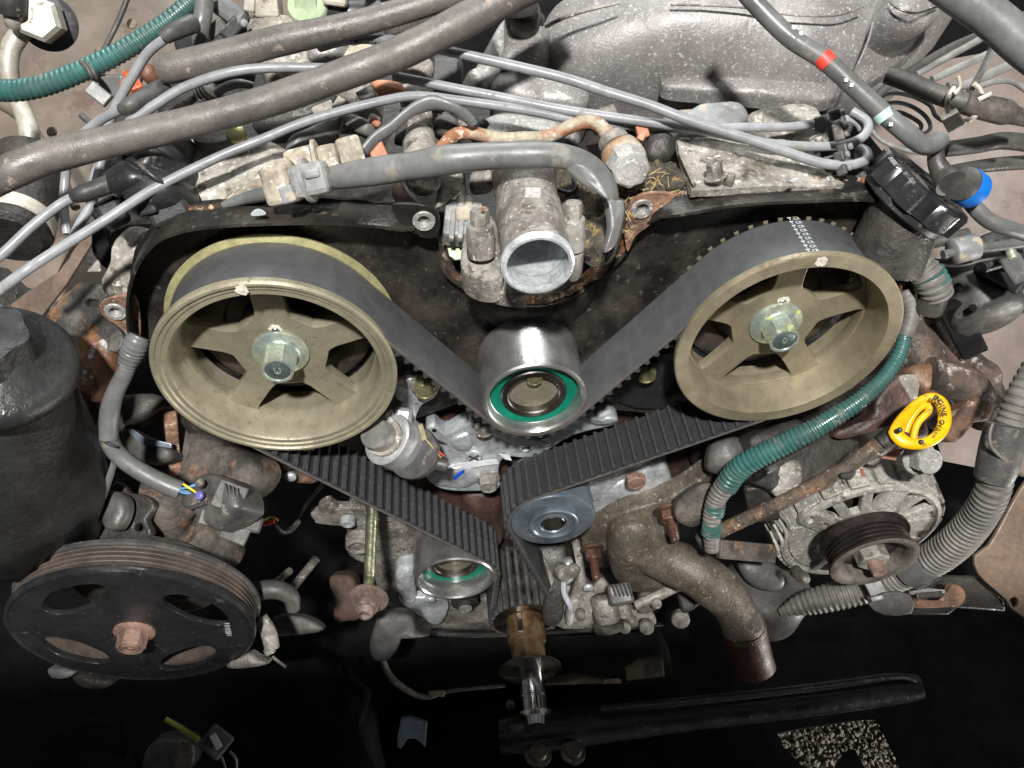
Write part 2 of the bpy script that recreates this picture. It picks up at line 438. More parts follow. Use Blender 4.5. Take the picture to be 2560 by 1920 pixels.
def slab(name, zone, s, pl, thick, m, parent=None, holes=(), smooth=0, **kw):
    """front face lies on the plane, traced in picture coordinates"""
    P = [hit(pl, *t[:2]) for t in (q(zone, s) if isinstance(s, str) else s)]
    if smooth: P = smooth_poly(P, smooth)
    polys = [P]
    for h in holes:
        H = [hit(pl, *t[:2]) for t in q(zone, h)]
        polys.append(smooth_poly(H, 3))
    return slab2(name, polys, pl, thick, m, parent, **kw)
def circle2(cx, cy, r, n=24, a0=0): return [(cx+r*math.cos(a0+2*PI*k/n), cy+r*math.sin(a0+2*PI*k/n)) for k in range(n)]
def dome(name, zone, s, pl, h, m, parent=None, c=None, back=1.0, rings=9, amp=.12, fr=.5, e=1.0, sm=4, flatten=1.0):
    """cast lump: traced outline in a plane, bulging h cm toward the plane's normal, with a wall going back"""
    P = [Vector(hit(pl, *t[:2])) for t in q(zone, s)]
    P = [Vector(p) for p in smooth_poly([tuple(p) for p in P], sm)]
    cc = sum(P, Vector((0, 0)))/len(P) if c is None else Vector(hit(pl, *q(zone, c)[0][:2]))
    o, ex, ey, n = pl; V = []; F = []; N = len(P)
    levels = [(1.0, -back), (1.0, -back*.3)] + [(math.cos(PI/2*k/rings)**e if k < rings else 0.02, h*math.sin(PI/2*k/rings)**flatten) for k in range(rings+1)]
    for sc, hh in levels:
        for p in P:
            w = cc+(p-cc)*sc
            pt = o+ex*w.x+ey*w.y+n*hh
            if hh > 0: pt = pt+n*(amp*noise.noise(pt*fr)*2+min(amp, .2)*.5*noise.noise(pt*fr*3.3))
            V.append(pt)
    for i in range(len(levels)-1):
        for k in range(N):
            k2 = (k+1) % N; F.append((i*N+k, i*N+k2, (i+1)*N+k2, (i+1)*N+k))
    F.append(tuple(range((len(levels)-1)*N, len(levels)*N)))
    return mesh(name, (V, F), m, parent, ang=40)
def sheet(name, corners, m, parent=None, nx=30, ny=24, amp=.6, fr=.12, thick=.15, fn=None):
    """bent sheet: corners (3D) top-left, top-right, bottom-right, bottom-left"""
    A, B, Cc, Dd = [Vector(c) for c in corners]
    nrm = (B-A).cross(Dd-A).normalized()
    if nrm.dot(CAM-A) < 0: nrm = -nrm
    V = []; F = []
    for side in (0, 1):
        for j in range(ny+1):
            for i in range(nx+1):
                s_, t = i/nx, j/ny
                p = (A*(1-s_)+B*s_)*(1-t)+(Dd*(1-s_)+Cc*s_)*t
                hgt = amp*noise.noise(p*fr)*2+(fn(s_, t) if fn else 0)
                V.append(p+nrm*(hgt-side*thick))
    W = nx+1; H = W*(ny+1)
    for j in range(ny):
        for i in range(nx):
            a = j*W+i
            F.append((a, a+1, a+W+1, a+W)); F.append((H+a, H+a+W, H+a+W+1, H+a+1))
    edge = [i for i in range(W)]+[j*W+nx for j in range(1, ny+1)]+[ny*W+i for i in range(nx-1, -1, -1)]+[j*W for j in range(ny-1, 0, -1)]
    for k in range(len(edge)):
        a, b = edge[k], edge[(k+1) % len(edge)]
        F.append((a, b, H+b, H+a))
    return mesh(name, (V, F), m, parent, ang=50)
def text_mesh(s, size, ext=.01):
    cu = bpy.data.curves.new("t", 'FONT'); cu.body = s; cu.size = size*S; cu.extrude = ext*S; cu.align_x = 'CENTER'; cu.align_y = 'CENTER'; cu.resolution_u = 3
    cu.offset = size*S*.012
    ob = bpy.data.objects.new("t", cu); me = bpy.data.meshes.new_from_object(ob)
    bpy.data.objects.remove(ob); bpy.data.curves.remove(cu); return me
def place_text(name, s, size, o, ex, ey, m, parent, ext=.02):
    me = text_mesh(s, size, ext); ex = Vector(ex).normalized(); n = ex.cross(Vector(ey)).normalized(); ey = n.cross(ex)
    T = Matrix((ex, ey, n)).transposed().to_4x4(); T.translation = Vector(o)*S; me.transform(T)
    return link_mesh(name, me, m, parent)
YF = Vector((0, -1, 0))   # toward the front of the engine

# ================================================================ LARGE STRUCTURE
# --- engine block behind everything
t = thing('engine_block', 'dark oily engine block and cylinder heads behind the belt drive', 'engine block')
def block_box(name, x0, x1, y0, y1, z0, z1, m, amp=.5):
    vf = box(((x0+x1)/2, (y0+y1)/2, (z0+z1)/2), Vector((1, 0, 0)), Vector((0, 1, 0)), Vector((0, 0, 1)), (x1-x0)/2, (y1-y0)/2, (z1-z0)/2)
    return bevel(mesh(name, vf, m, t, ang=None), .8, 3)
block_box('block', -14, 13, 8.5, 45, -44, -2, m_block)
block_box('cylinder_head', -30, -4, 10, 46, -16, 5.5, m_dark)
block_box('cylinder_head', 5, 31, 10, 46, -16, 5, m_dark)
block_box('sump', -18, 20, 10, 40, -60, -44, m_void)
slab('oil_pump_body', 'z5', '560,980 900,1010 1480,960 1900,1020 2300,1100 2212,1646 1500,1900 900,1900 300,1500 100,1250', plane_y(7.6), 1.5, m_blockred, t, bev=.2, smooth=3)
dome('casting_boss', 'c2', '20,-20 240,-40 300,60 300,260 180,330 60,260', plane_y(6.5), 1.2, m_blockred, t, back=2)
dome('casting_boss', 'z6', '150,1180 420,1120 560,1300 430,1500 220,1560 60,1400', plane_y(7), 1.5, m_blockred, t, back=2)

# --- body panels
o = sheet('inner_fender', [D(-120, -120, 98), D(900, -120, 105), D(560, 640, 82), D(-150, 1500, 78)], m_taupe, amp=2.2, fr=.07, nx=50, ny=50)
struct(o)
o = sheet('fender_panel', [D(2050, 200, 92), D(2800, 80, 86), D(2850, 1250, 84), D(2350, 1150, 90)], m_pinkp, amp=1.2, fr=.05, nx=40, ny=40)
struct(o)
o = sheet('firewall', [D(300, -150, 120), D(2700, -150, 120), D(2600, 500, 112), D(300, 500, 112)], m_void, amp=1.0)
struct(o)
# floor of the bay, with the opening that shows the ground
pl = (Vector((0, 0, -64)), Vector((1, 0, 0)), Vector((0, 1, 0)), Vector((0, 0, 1)))
o = slab('under_tray', 'f', '-900,1330 3400,1330 3400,2500 -900,2500', pl, .5, m_void, holes=('b3', ), bev=.05) if False else None
tray = [hit(pl, -700, 700), hit(pl, 3300, 700), hit(pl, 3300, 2600), hit(pl, -700, 2600)]
hole = [hit(pl, *p[:2]) for p in q('b3', '562,1458 640,1440 1040,1378 1145,1375 1170,1440 1290,1680 1340,1800 1130,1800 1060,1650 1010,1555 975,1545 930,1590 880,1690 800,1700 700,1640 640,1580 600,1540')]
o = slab2('under_tray', [tray, hole], pl, .5, m_void, bev=.03); struct(o)
g = Vector((0, 0, 0)); V = []; F = []
o = mesh('ground', ([(-400, -300, -96), (400, -300, -96), (400, 500, -96), (-400, 500, -96)], [(0, 1, 2, 3)]), m_soil, ang=None); struct(o)
gc = ZP(2110, 1850, -96); rnd = random.Random(3)
ico = bmesh.new(); bmesh.ops.create_icosphere(ico, subdivisions=1, radius=1); iv = [v.co.copy() for v in ico.verts]; jf = [[v.index for v in f.verts] for f in ico.faces]; ico.free()
for k in range(4200):
    c = Vector((gc.x+rnd.uniform(-15, 17), gc.y+rnd.uniform(-15, 15), -96+rnd.uniform(-.1, .35)))
    sx, sy, sz = rnd.uniform(.12, .66), rnd.uniform(.12, .50), rnd.uniform(.08, .22); R = Matrix.Rotation(rnd.uniform(0, 6), 3, 'Z') @ Matrix.Rotation(rnd.uniform(-.5, .5), 3, 'X')
    n = len(V); V += [c+R@Vector((v.x*sx, v.y*sy, v.z*sz)) for v in iv]; F += [tuple(i+n for i in f) for f in jf]
o = mesh('gravel', (V, F), m_gravel, ang=None); o['kind'] = 'stuff'
# unseen panel in the radiator support's place, added to shade the lower engine
t = thing('support_shade_blocker', 'unseen black panel in the radiator support place, added to shade the lower engine', 'body panel')
bar('top_panel', (-80, -56, 30.5), (80, -56, 30.5), 40, 2, m_gloss, t, bev=.5, up=(0, 0, 1))
bar('front_wall', (-80, -66, 0), (80, -66, 0), 58, 2, m_gloss, t, bev=.5, up=(0, -1, 0))

# ================================================================ TIMING BELT LOOP
WY = 4.45
circs = [(0.1, -38.0, 3.64, 1), (2.17, -20.0, 3.76+.14, -1), (17.8, 0, 7.45, 1), (0, -4.16, 3.81+.14, -1), (-17.6, 0, 7.45, 1), (-6.8, -28.8, 3.81+.14, -1)]
segs = []
nC = len(circs); tang = []
for i in range(nC):
    x1, z1_, r1, s1 = circs[i]; x2, z2_, r2, s2 = circs[(i+1) % nC]
    Dx, Dz = x2-x1, z2_-z1_; L = math.hypot(Dx, Dz); k = s2*r2-s1*r1
    th = math.atan2(Dz, Dx)-math.asin(k/L)
    nx_, nz_ = -math.sin(th), math.cos(th)
    tang.append(((x1-s1*r1*nx_, z1_-s1*r1*nz_), (x2-s2*r2*nx_, z2_-s2*r2*nz_), th))
path = []   # (x,z,nx,nz) n = inward normal (left of travel)
for i in range(nC):
    A, B, th = tang[i]
    L = math.hypot(B[0]-A[0], B[1]-A[1]); k = max(2, int(L/.5))
    for j in range(k):
        f = j/k; path.append((A[0]+(B[0]-A[0])*f, A[1]+(B[1]-A[1])*f, -math.sin(th), math.cos(th)))
    cx, cz, r_, s_ = circs[(i+1) % nC]; th2 = tang[(i+1) % nC][2]
    dth = (th2-th)
    while s_ > 0 and dth < 0: dth += 2*PI
    while s_ < 0 and dth > 0: dth -= 2*PI
    k = max(3, int(abs(dth)*r_/.3))
    for j in range(k):
        a_ = th+dth*j/k; nx_, nz_ = -math.sin(a_), math.cos(a_)
        path.append((cx-s_*r_*nx_, cz-s_*r_*nz_, nx_, nz_))
belt = thing('timing_belt', 'long black toothed rubber belt looped round both big pulleys, idlers and crank sprocket', 'belt')
V = []; F = []; n = len(path); ht = .13
for (x, z, a_, b_) in path:
    for y, o_ in ((.12, .85), (.2, 1), (WY-.08, 1), (WY, .85)):
        V.append((x-a_*ht*o_, y, z-b_*ht*o_))
    for y, o_ in ((WY, .85), (WY-.08, 1), (.2, 1), (.12, .85)):
        V.append((x+a_*ht*o_, y, z+b_*ht*o_))
for i in range(n):
    j = (i+1) % n
    for k in range(8): F.append((i*8+k, i*8+(k+1) % 8, j*8+(k+1) % 8, j*8+k))
o = mesh('band', (V, F), m_belt, belt, ang=50)
# worn cord edge along the front of the band
V = []; F = []
for (x, z, a_, b_) in path:
    V += [(x-a_*.135, .115, z-b_*.135), (x-a_*.05, .09, z-b_*.05), (x+a_*.02, .14, z+b_*.02), (x-a_*.13, .17, z-b_*.13)]
for i in range(n):
    j = (i+1) % n
    for k in range(4): F.append((i*4+k, i*4+(k+1) % 4, j*4+(k+1) % 4, j*4+k))
mesh('cord_edge', (V, F), m_edge, belt, ang=None)
V = []; F = []
for (x, z, a_, b_) in path:
    V += [(x+a_*.13, .16, z+b_*.13), (x+a_*.145, .16, z+b_*.145), (x+a_*.145, WY-.04, z+b_*.145), (x+a_*.13, WY-.04, z+b_*.13)]
for i in range(n):
    j = (i+1) % n
    for k in range(4): F.append((i*4+k, i*4+(k+1) % 4, j*4+(k+1) % 4, j*4+k))
mesh('gap_shade_fabric', (V, F), m_inner, belt, ang=50)
cum = [0]
for i in range(n):
    j = (i+1) % n; cum.append(cum[-1]+math.hypot(path[j][0]-path[i][0], path[j][1]-path[i][1]))
TOT = cum[-1]; NT = int(round(TOT/.945)); pitch = TOT/NT
tv = []; tf = []
prof = [(-.27, 0), (-.20, .08), (-.17, .24), (-.09, .34), (.09, .34), (.17, .24), (.20, .08), (.27, 0)]
for y in (.13, WY-.01):
    for (a_, b_) in prof: tv.append((a_, y, b_))
K = len(prof)
for k in range(K-1): tf.append((k, k+1, K+k+1, K+k))
tf += [tuple(range(K)), tuple(range(K, 2*K))]
tooth0 = mesh('tooth', (tv, tf), m_tooth, belt, ang=50)
ci = 0
def path_at(s):
    lo, hi = 0, n
    while hi-lo > 1:
        mid = (lo+hi)//2
        if cum[mid] <= s: lo = mid
        else: hi = mid
    f = (s-cum[lo])/max(1e-6, cum[lo+1]-cum[lo]); p = path[lo]; p2 = path[(lo+1) % n]
    x = p[0]+(p2[0]-p[0])*f; z = p[1]+(p2[1]-p[1])*f; a_ = p[2]+(p2[2]-p[2])*f; b_ = p[3]+(p2[3]-p[3])*f; l = math.hypot(a_, b_)
    return x, z, a_/l, b_/l
for k in range(NT):
    x, z, a_, b_ = path_at(k*pitch)
    o = tooth0 if k == 0 else tooth0.copy()
    if k: COL.objects.link(o); o.parent = belt
    T = Matrix(((b_, 0, a_), (0, 1, 0), (-a_, 0, b_))).to_4x4(); T.translation = Vector((x+a_*.11, 0, z+b_*.11))*S
    o.matrix_local = T
# printed rows on the band where it rides the right pulley
ang0 = math.radians(90-2)
for k in range(10):
    y = .55+k*.445
    R = 7.45+.135
    for (txt, off, sz) in (("T", -.20, .40), ("CR", .26, .36)):
        th = PI/2+.02-off/R
        c = Vector((17.8+R*math.cos(th), y, R*math.sin(th)))
        place_text('print_mark', txt, sz, c+Vector((math.cos(th), 0, math.sin(th)))*.012, Vector((math.sin(th), 0, -math.cos(th)))+Vector((0, .15, 0)), Vector((0, 1, .0)), m_print, belt, ext=.01)
        if txt == "T":
            c2_ = c+Vector((math.cos(th), 0, math.sin(th)))*.02
            e_ = Vector((math.sin(th), 0, -math.cos(th)))
            mesh('print_mark', ([c2_+e_*-.13+Vector((0, .10, 0)), c2_+e_*.13+Vector((0, .10, 0)), c2_+e_*.13+Vector((0, .21, 0)), c2_+e_*-.13+Vector((0, .21, 0))], [(0, 1, 2, 3)]), m_print, belt, ang=None)

# ================================================================ CAM PULLEYS
def cam_pulley(cx, dz, label, gold, second):
    t = thing('camshaft_pulley', label, 'pulley', 'camshaft pulleys')
    c = (cx, 0, 0)
    if second:      # plain broad lip
        prof = [(8.0, .04), (8.0, .42), (6.98, .5), (6.98, 4.6), (6.5, 4.6), (6.5, 3.4), (6.55, 3.0), (6.55, 2.6), (6.62, 2.2), (6.75, 1.2), (6.92, .25), (7.0, .02), (7.9, -.02)]
        fy = 2.55
    else:
        prof = [(8.0, .06), (8.0, .42), (6.98, .5), (6.98, 4.6), (6.5, 4.6), (6.45, 3.2), (6.38, 2.8), (6.40, 2.4), (6.62, 2.0), (6.70, 1.1), (6.80, .30), (6.92, .10), (7.25, .12), (7.35, .02), (7.62, .02), (7.70, -.12), (7.88, -.12)]
        fy = 2.30
    mesh('rim', ringloop(prof, c, seg=128), gold, t, ang=28)
    if not second:
        mesh('back_flange', ringloop([(7.0, 4.55), (7.0, 4.8), (8.0, 4.9), (8.05, 4.72), (7.6, 4.5)], c, seg=128), m_yel, t, ang=30)
    else:
        V = []; F = []
        for k in range(48):
            a_ = 2*PI*k/48; cc = Vector((cx+7.6*math.cos(a_), 4.62, 7.6*math.sin(a_)))
            vf = box(cc, Vector((math.cos(a_), 0, math.sin(a_))), Vector((0, 1, 0)), Vector((-math.sin(a_), 0, math.cos(a_))), .10, .06, .15)
            V, F = join((V, F), vf)
        mesh('sprocket_teeth', (V, F), m_gold2, t, ang=None)
    # spider with five openings
    polys = [circle2(0, 0, 6.60, 96), circle2(0, 1.9, .36, 16), circle2(0, 0, .6, 12)]
    for k in range(5):
        am = math.radians(54+72*k); w = 1.0; ro, ri = 6.42, 3.2
        d1 = am-math.radians(36); d2 = am+math.radians(36)
        def corner(dd, side, rr):  # point at distance w from spoke direction dd, radius rr
            along = math.sqrt(max(rr*rr-w*w, .01)); return (along*math.cos(dd)-side*w*math.sin(dd), along*math.sin(dd)+side*w*math.cos(dd))
        P = [corner(d1, 1, ro)]
        a1 = math.atan2(P[0][1], P[0][0]); e_ = corner(d2, -1, ro); a2 = math.atan2(e_[1], e_[0])
        while a2 < a1: a2 += 2*PI
        P = [(ro*math.cos(a1+(a2-a1)*j/12), ro*math.sin(a1+(a2-a1)*j/12)) for j in range(13)]
        pi2 = corner(d2, -1, ri+.1); pi1 = corner(d1, 1, ri+.1)
        P += [pi2, (ri*math.cos(am+.12), ri*math.sin(am+.12)), (ri*math.cos(am-.12), ri*math.sin(am-.12)), pi1]
        # round the corners
        for it in range(3):
            Q = []
            for i in range(len(P)):
                a_, b_ = P[i], P[(i+1) % len(P)]
                L = math.dist(a_, b_)
                if L > .9:
                    f = (.55, .16, .05)[it]/L
                    Q += [(a_[0]*(1-f)+b_[0]*f, a_[1]*(1-f)+b_[1]*f), (a_[0]*f+b_[0]*(1-f), a_[1]*f+b_[1]*(1-f))]
                else: Q += [(a_[0]*.75+b_[0]*.25, a_[1]*.75+b_[1]*.25), (a_[0]*.25+b_[0]*.75, a_[1]*.25+b_[1]*.75)]
            P = Q
        polys.append(P)
    pl = (Vector((cx, fy, 0)), Vector((1, 0, 0)), Vector((0, 0, 1)), Vector((0, -1, 0)))
    slab2('spider', polys, pl, .95, gold, t, bev=.05)
    mesh('hub', lathe([(2.4, fy+.9), (2.4, fy+2.4), (.5, fy+2.4)], (cx, 0, 0)), gold, t)
    hy = fy-.30
    hexbolt('bolt', (cx, hy-.15, 0), YF, 1.22, 1.55, m_zinc, t, face=m_zincd, rot=PI/6+.08*dz, washer=None)
    mesh('washer', lathe([(1.9, .38), (1.95, .30), (1.93, .12), (1.78, .02), (1.45, -.06), (1.30, -.22), (1.0, -.24)], (cx, hy, 0), (0, 1, 0), 64), m_zinc, t, ang=40)
    place_text('bolt_mark', "U" if not second else "0", .75, (cx, hy-.15-1.52, 0), (1, 0, .05), (0, 0, 1), m_zinc, t, ext=.03)
    # dowel and paint marks
    cyl('dowel_pin', (cx+.02, fy+.5, 1.9), (cx+.02, fy-.12, 1.9), .30, m_steel, t)
    pm = [(cx+.02+.5*rr*math.cos(a_), 2.12+.42*rr*math.sin(a_)) for a_, rr in [(k*PI/7, random.uniform(.75, 1.1)) for k in range(14)]]
    slab2('paint_mark', [pm], plane_y(fy-.012), .02, m_white, t, bev=.0)
    for (dx, zc, w_, h_, yy) in ((-.55 if not second else .15, 7.45, .42, .40, -.135 if not second else -.03),):
        pm = [(cx+dx+w_*rr*math.cos(a_), zc+h_*rr*math.sin(a_)) for a_, rr in [(k*PI/8, random.uniform(.8, 1.12)) for k in range(16)]]
        slab2('paint_mark', [pm], plane_y(yy), .02, m_white, t, bev=.0)
    if not second:
        slab2('pointer_tab', [[(cx+.15, -8.6), (cx+.95, -8.6), (cx+1.0, -8.1), (cx+1.25, -7.9), (cx-.25, -7.9), (cx+.1, -8.15)]], plane_y(.35), .2, m_gold2, t, bev=.03)
    return t
cam_pulley(-17.6, 1, 'large khaki five-spoke pulley on the left, bright yellow rim edge behind its belt', m_gold, False)
cam_pulley(17.8, 2, 'large brown-stained five-spoke pulley on the right, beside the teal corrugated tube', m_gold2, True)

# ================================================================ IDLERS
def idler(cx, cz, R, label, t_name='idler_pulley', deep=False):
    t = thing(t_name, label, 'pulley', 'bare steel idler pulleys')
    c = (cx, 0, cz)
    mesh('outer_race', ringloop([(R, .12), (R, 4.95), (R-.2, 5.05), (R-.7, 5.05), (R-.7, .9), (R-.55, .75), (R-.42, .15), (R-.30, 0), (R-.12, 0)], c, seg=128), m_steel, t, ang=25)
    dy = 1.8 if deep else .8
    mesh('seal', ringloop([(R-.62, dy), (R-.66, dy-.05), (2.45, dy), (2.4, dy+.1), (2.4, dy+.4), (R-.62, dy+.4)], c, seg=96), m_green, t, ang=30)
    mesh('inner_race', ringloop([(2.42, dy+.3), (2.42, dy-.12), (2.34, dy-.2), (1.95, dy-.22), (1.87, dy-.14), (1.87, 4.9), (2.42, 4.9)], c, seg=96), m_dsteel, t, ang=30)
    mesh('bore_floor', lathe([(1.88, dy+.4), (0, dy+.4)], c, seg=48), mat('bore_brass', (.30, .265, .20), (.22, .195, .145), .4, .3, bump=.05), t)
    return t
t = idler(0, -4.16, 3.81, 'polished steel idler with green seal, centred under the water outlet')
hexbolt('bolt', (0, 1.2, -2.75), YF, .62, .5, m_brass, t)
t = idler(-6.8, -28.8, 3.81, 'lower steel tensioner roller with green seal, left of the crank sprocket', 'tensioner_pulley', True)
hexbolt('bolt', (-6.8, 2.2, -27.3), YF, .42, .5, m_dsteel, t)

# ================================================================ WATER PUMP PULLEY
t = thing('water_pump_pulley', 'smooth blue-grey pulley under the ribbed belt, right of centre', 'pulley')
c = (2.17, 0, -20.0)
mesh('body', lathe([(3.70, 5), (3.76, 4.9), (3.76, .28), (3.66, .08), (3.5, 0), (2.2, .02), (2.15, .18), (1.65, .20)], c, seg=128), m_bluegrey, t, ang=30)
mesh('hub', ringloop([(2.15, .3), (2.2, -.32), (2.1, -.42), (1.9, -.42), (1.78, -.30), (1.75, -.05), (1.42, -.03), (1.38, -.3), (1.22, -.34), (1.12, -.2), (1.12, .4)], c, seg=80), m_bluegrey, t, ang=30)
mesh('shaft_end', lathe([(1.1, .4), (1.1, -.18), (1.0, -.28), (.4, -.32), (0, -.28)], c, seg=48), m_dsteel, t, ang=40)

# ================================================================ CRANK
t = thing('crank_sprocket', 'dark toothed crank sprocket in the belt loop at bottom centre', 'sprocket')
c = (0.1, 0, -38.0)
mesh('body', lathe([(3.1, 7), (3.1, .0), (3.25, -.02), (3.3, -.08), (2.2, -.10), (2.1, 0)], c, seg=96), m_dsteel, t, ang=30)
prof = [(-.26, -.05), (-.17, .40), (-.10, .44), (.10, .44), (.17, .40), (.26, -.05)]
tv = [(a_, y, b_) for y in (.02, 6.9) for a_, b_ in prof]; K = 6
tf = [(k, k+1, K+k+1, K+k) for k in range(K-1)]+[tuple(range(K)), tuple(range(K, 2*K))]
ct0 = mesh('tooth', (tv, tf), mat('lit_sprocket_steel', (.36, .35, .33), (.22, .21, .19), .36, .8, bump=.1), t, ang=40)  # paler than the body, light on the teeth put into the colour
for k in range(24):
    o = ct0 if k == 0 else ct0.copy()
    if k: COL.objects.link(o); o.parent = t
    a_ = 2*PI*(k+.5)/24; nx_, nz_ = math.cos(a_), math.sin(a_)
    T = Matrix(((nz_, 0, nx_), (0, 1, 0), (-nx_, 0, nz_))).to_4x4(); T.translation = Vector((.1+nx_*3.1, 0, -38+nz_*3.1))*S
    o.matrix_local = T
t = thing('crank_snout', 'rust-stained crankshaft nose with a keyway, in front of the sprocket', 'crankshaft')
mesh('shaft', lathe([(1.95, 0), (1.98, -.1), (1.98, -2.4), (1.9, -2.45), (1.72, -2.5), (1.72, -5.2), (1.6, -5.3)], c, seg=64), mat('stained_steel', (.34, .24, .13), (.15, .07, .035), .38, .6, scale=60, fine=300, bump=.3, contrast=(.38, .62)), t, ang=35)
bar('key', (-.55, -.15, -36.25), (-.55, -2.2, -36.25), .55, .5, m_dsteel, t, bev=.05, up=(0, 0, 1))
t = thing('belt_guide_washer', 'thin dished guide washer on the crankshaft nose behind the socket', 'washer')
mesh('disc', lathe([(1.7, -5.0), (3.0, -5.15), (3.12, -5.25), (3.1, -5.38), (2.9, -5.42), (1.3, -5.7)], c, seg=96), m_dsteel, t, ang=30)
t = thing('chrome_socket', 'shiny chrome socket on the crank bolt at bottom centre', 'socket')
mesh('socket', lathe([(1.15, -5.6), (1.22, -5.75), (1.22, -7.9), (1.28, -7.95), (1.28, -8.1), (1.2, -8.15), (1.2, -9.6), (1.1, -9.7)], c, seg=48), m_chrome, t, ang=30)
mesh('collar', lathe([(1.2, -9.55), (1.55, -9.65), (1.58, -9.8), (1.2, -9.9), (.9, -10), (.8, -10.8), (0, -10.9)], c, seg=48, rfun=lambda th, tt: 1+.02*math.cos(th*24)), m_chrome, t, ang=30)

# ================================================================ REAR TIMING COVER
t = thing('rear_timing_cover', 'black V-shaped timing cover with rusty flaking edge behind both big pulleys', 'cover')
outl = 'o|316,745 292,690 285,640 288,590 300,545 322,505 350,475 385,458 430,447 500,440 600,436 700,435 790,440 850,447 905,458 938,472 955,505 958,545 968,575 1000,600 1050,628 1100,640 1160,645 1215,632 1255,608 1300,572 1338,535 1356,500 1372,470 1398,442 1430,424 1480,415 1550,402 1640,394 1720,391 1800,388 1860,390 1900,405 1930,440 1950,490 1958,540 1962,590 1955,650 1950,720 1900,860 1780,960 1500,905 1250,880 1090,880 980,850 900,900 760,1000 500,1010 380,900'
zn, st = outl.split('|')
pb = plane_y(5.6)
back = [hit(pb, *p[:2]) for p in q(zn, st)]
slab2('back_plate', [smooth_poly(back, 2)], pb, .25, m_coverin, t, bev=.03)
# rim wall running forward from the plate along the upper edges
wall_px = q(zn, st)[:43]
W3 = [U(x, y, 5.6) for x, y in [p[:2] for p in wall_px]]
W3 = [Vector(p) for p in [tuple(a)[:3] for a in spline([tuple(p) for p in W3], .6)]]
cen = Vector((0, 5.6, -6))
V = []; F = []
for i, p in enumerate(W3):
    tg = (W3[min(len(W3)-1, i+1)]-W3[max(0, i-1)]).normalized(); nn = Vector((-tg.z, 0, tg.x))   # outward (up) when going left->right
    jag = .10*noise.noise(p*1.3)
    vx = abs(p.x-.2); yfr = 3.4+1.35*max(0, min(1, (8.6-vx)/2.5))
    sec = [(5.85, .18+jag*2), (5.55, .22+jag*2), (5.45, 0.02), (3.7, -.05), (3.45, -.10), (3.40, -.28), (3.7, -.30), (5.4, -.24)]
    sec = [(min(y, 5.85) if y > 5 else yfr+(y-3.4), h_) for y, h_ in sec]
    for y, h_ in sec: V.append(Vector((p.x, y, p.z))+nn*h_)
K = 8
for i in range(len(W3)-1):
    for k in range(K): F.append((i*K+k, i*K+(k+1) % K, (i+1)*K+(k+1) % K, (i+1)*K+k))
F += [tuple(range(K)), tuple(range((len(W3)-1)*K, len(W3)*K))]
mesh('rim_wall', (V, F), m_cover, t, ang=40)
V = []; F = []; K = 6
lipseg = [p for p in W3 if abs(p.x-.3) < 4.6 and p.z < 8]
for i, p in enumerate(lipseg):
    tg = (lipseg[min(len(lipseg)-1, i+1)]-lipseg[max(0, i-1)]).normalized(); nn = Vector((-tg.z, 0, tg.x))
    w = max(0, 1-(abs(p.x-.3)/4.6)**2)
    for y, h_ in ((5.6, .04), (5.45-.55*w, -.05), (5.4-.95*w, -.1-.35*w), (5.4-.85*w, -.15-1.1*w), (5.4-.45*w, -.2-2.1*w), (5.5, -.25-3.3*w)): V.append(Vector((p.x, y, p.z))+nn*h_)
for i in range(len(lipseg)-1):
    for k in range(K-1): F.append((i*K+k, i*K+k+1, (i+1)*K+k+1, (i+1)*K+k))
mesh('curved_lip', (V, F), m_cover, t, ang=80)
# flaking rusty strip on the top of the V
def strip(name, a0, a1, m, y0=5.9, y1=5.2, lift=.12, amp=.3):
    V = []; F = []; K = 5
    seg_ = W3[a0:a1]
    for i, p in enumerate(seg_):
        tg = (seg_[min(len(seg_)-1, i+1)]-seg_[max(0, i-1)]).normalized(); nn = Vector((-tg.z, 0, tg.x))
        j = amp*noise.noise(p*2.1); w = abs(noise.noise(p*1.1+Vector((5, 0, 0))))
        for y, h_ in ((y0, lift+j), (y0-.1, lift+.12+j), ((y0+y1)/2-w, lift+.10+j*.5), (y1-w*1.2, lift*.4-.03), (y1-w, -.1)): V.append(Vector((p.x, y, p.z))+nn*h_)
    for i in range(len(seg_)-1):
        for k in range(K): F.append((i*K+k, i*K+(k+1) % K, (i+1)*K+(k+1) % K, (i+1)*K+k))
    F += [tuple(range(K)), tuple(range((len(seg_)-1)*K, len(seg_)*K))]
    return mesh(name, (V, F), m, t, ang=60)
Wn = len(W3)
iL = min(range(Wn), key=lambda i: (W3[i]-U(1115, 590, 5.6)).length); iR = min(range(Wn), key=lambda i: (W3[i]-U(1590, 560, 5.6)).length)
strip('rusty_flake_edge', iL, iR, m_coverrust)
iA = min(range(Wn), key=lambda i: (W3[i]-U(1640, 500, 5.6)).length); iB = min(range(Wn), key=lambda i: (W3[i]-U(2230, 500, 5.6)).length)
strip('rusty_flake_edge', iA, iB, m_coverrust, y0=5.85, y1=5.6, lift=.1, amp=.2)
i0 = min(range(Wn), key=lambda i: (W3[i]-U(480, 525, 5.6)).length); i1 = min(range(Wn), key=lambda i: (W3[i]-U(590, 508, 5.6)).length)
strip('rusty_flake_edge', i0, i1, m_coverrust, y0=5.85, y1=5.5, lift=.1, amp=.2)
strip('rusty_flake_edge', 0, max(6, int(Wn*.06)), m_coverrust, y0=5.85, y1=5.4, lift=.1, amp=.2)
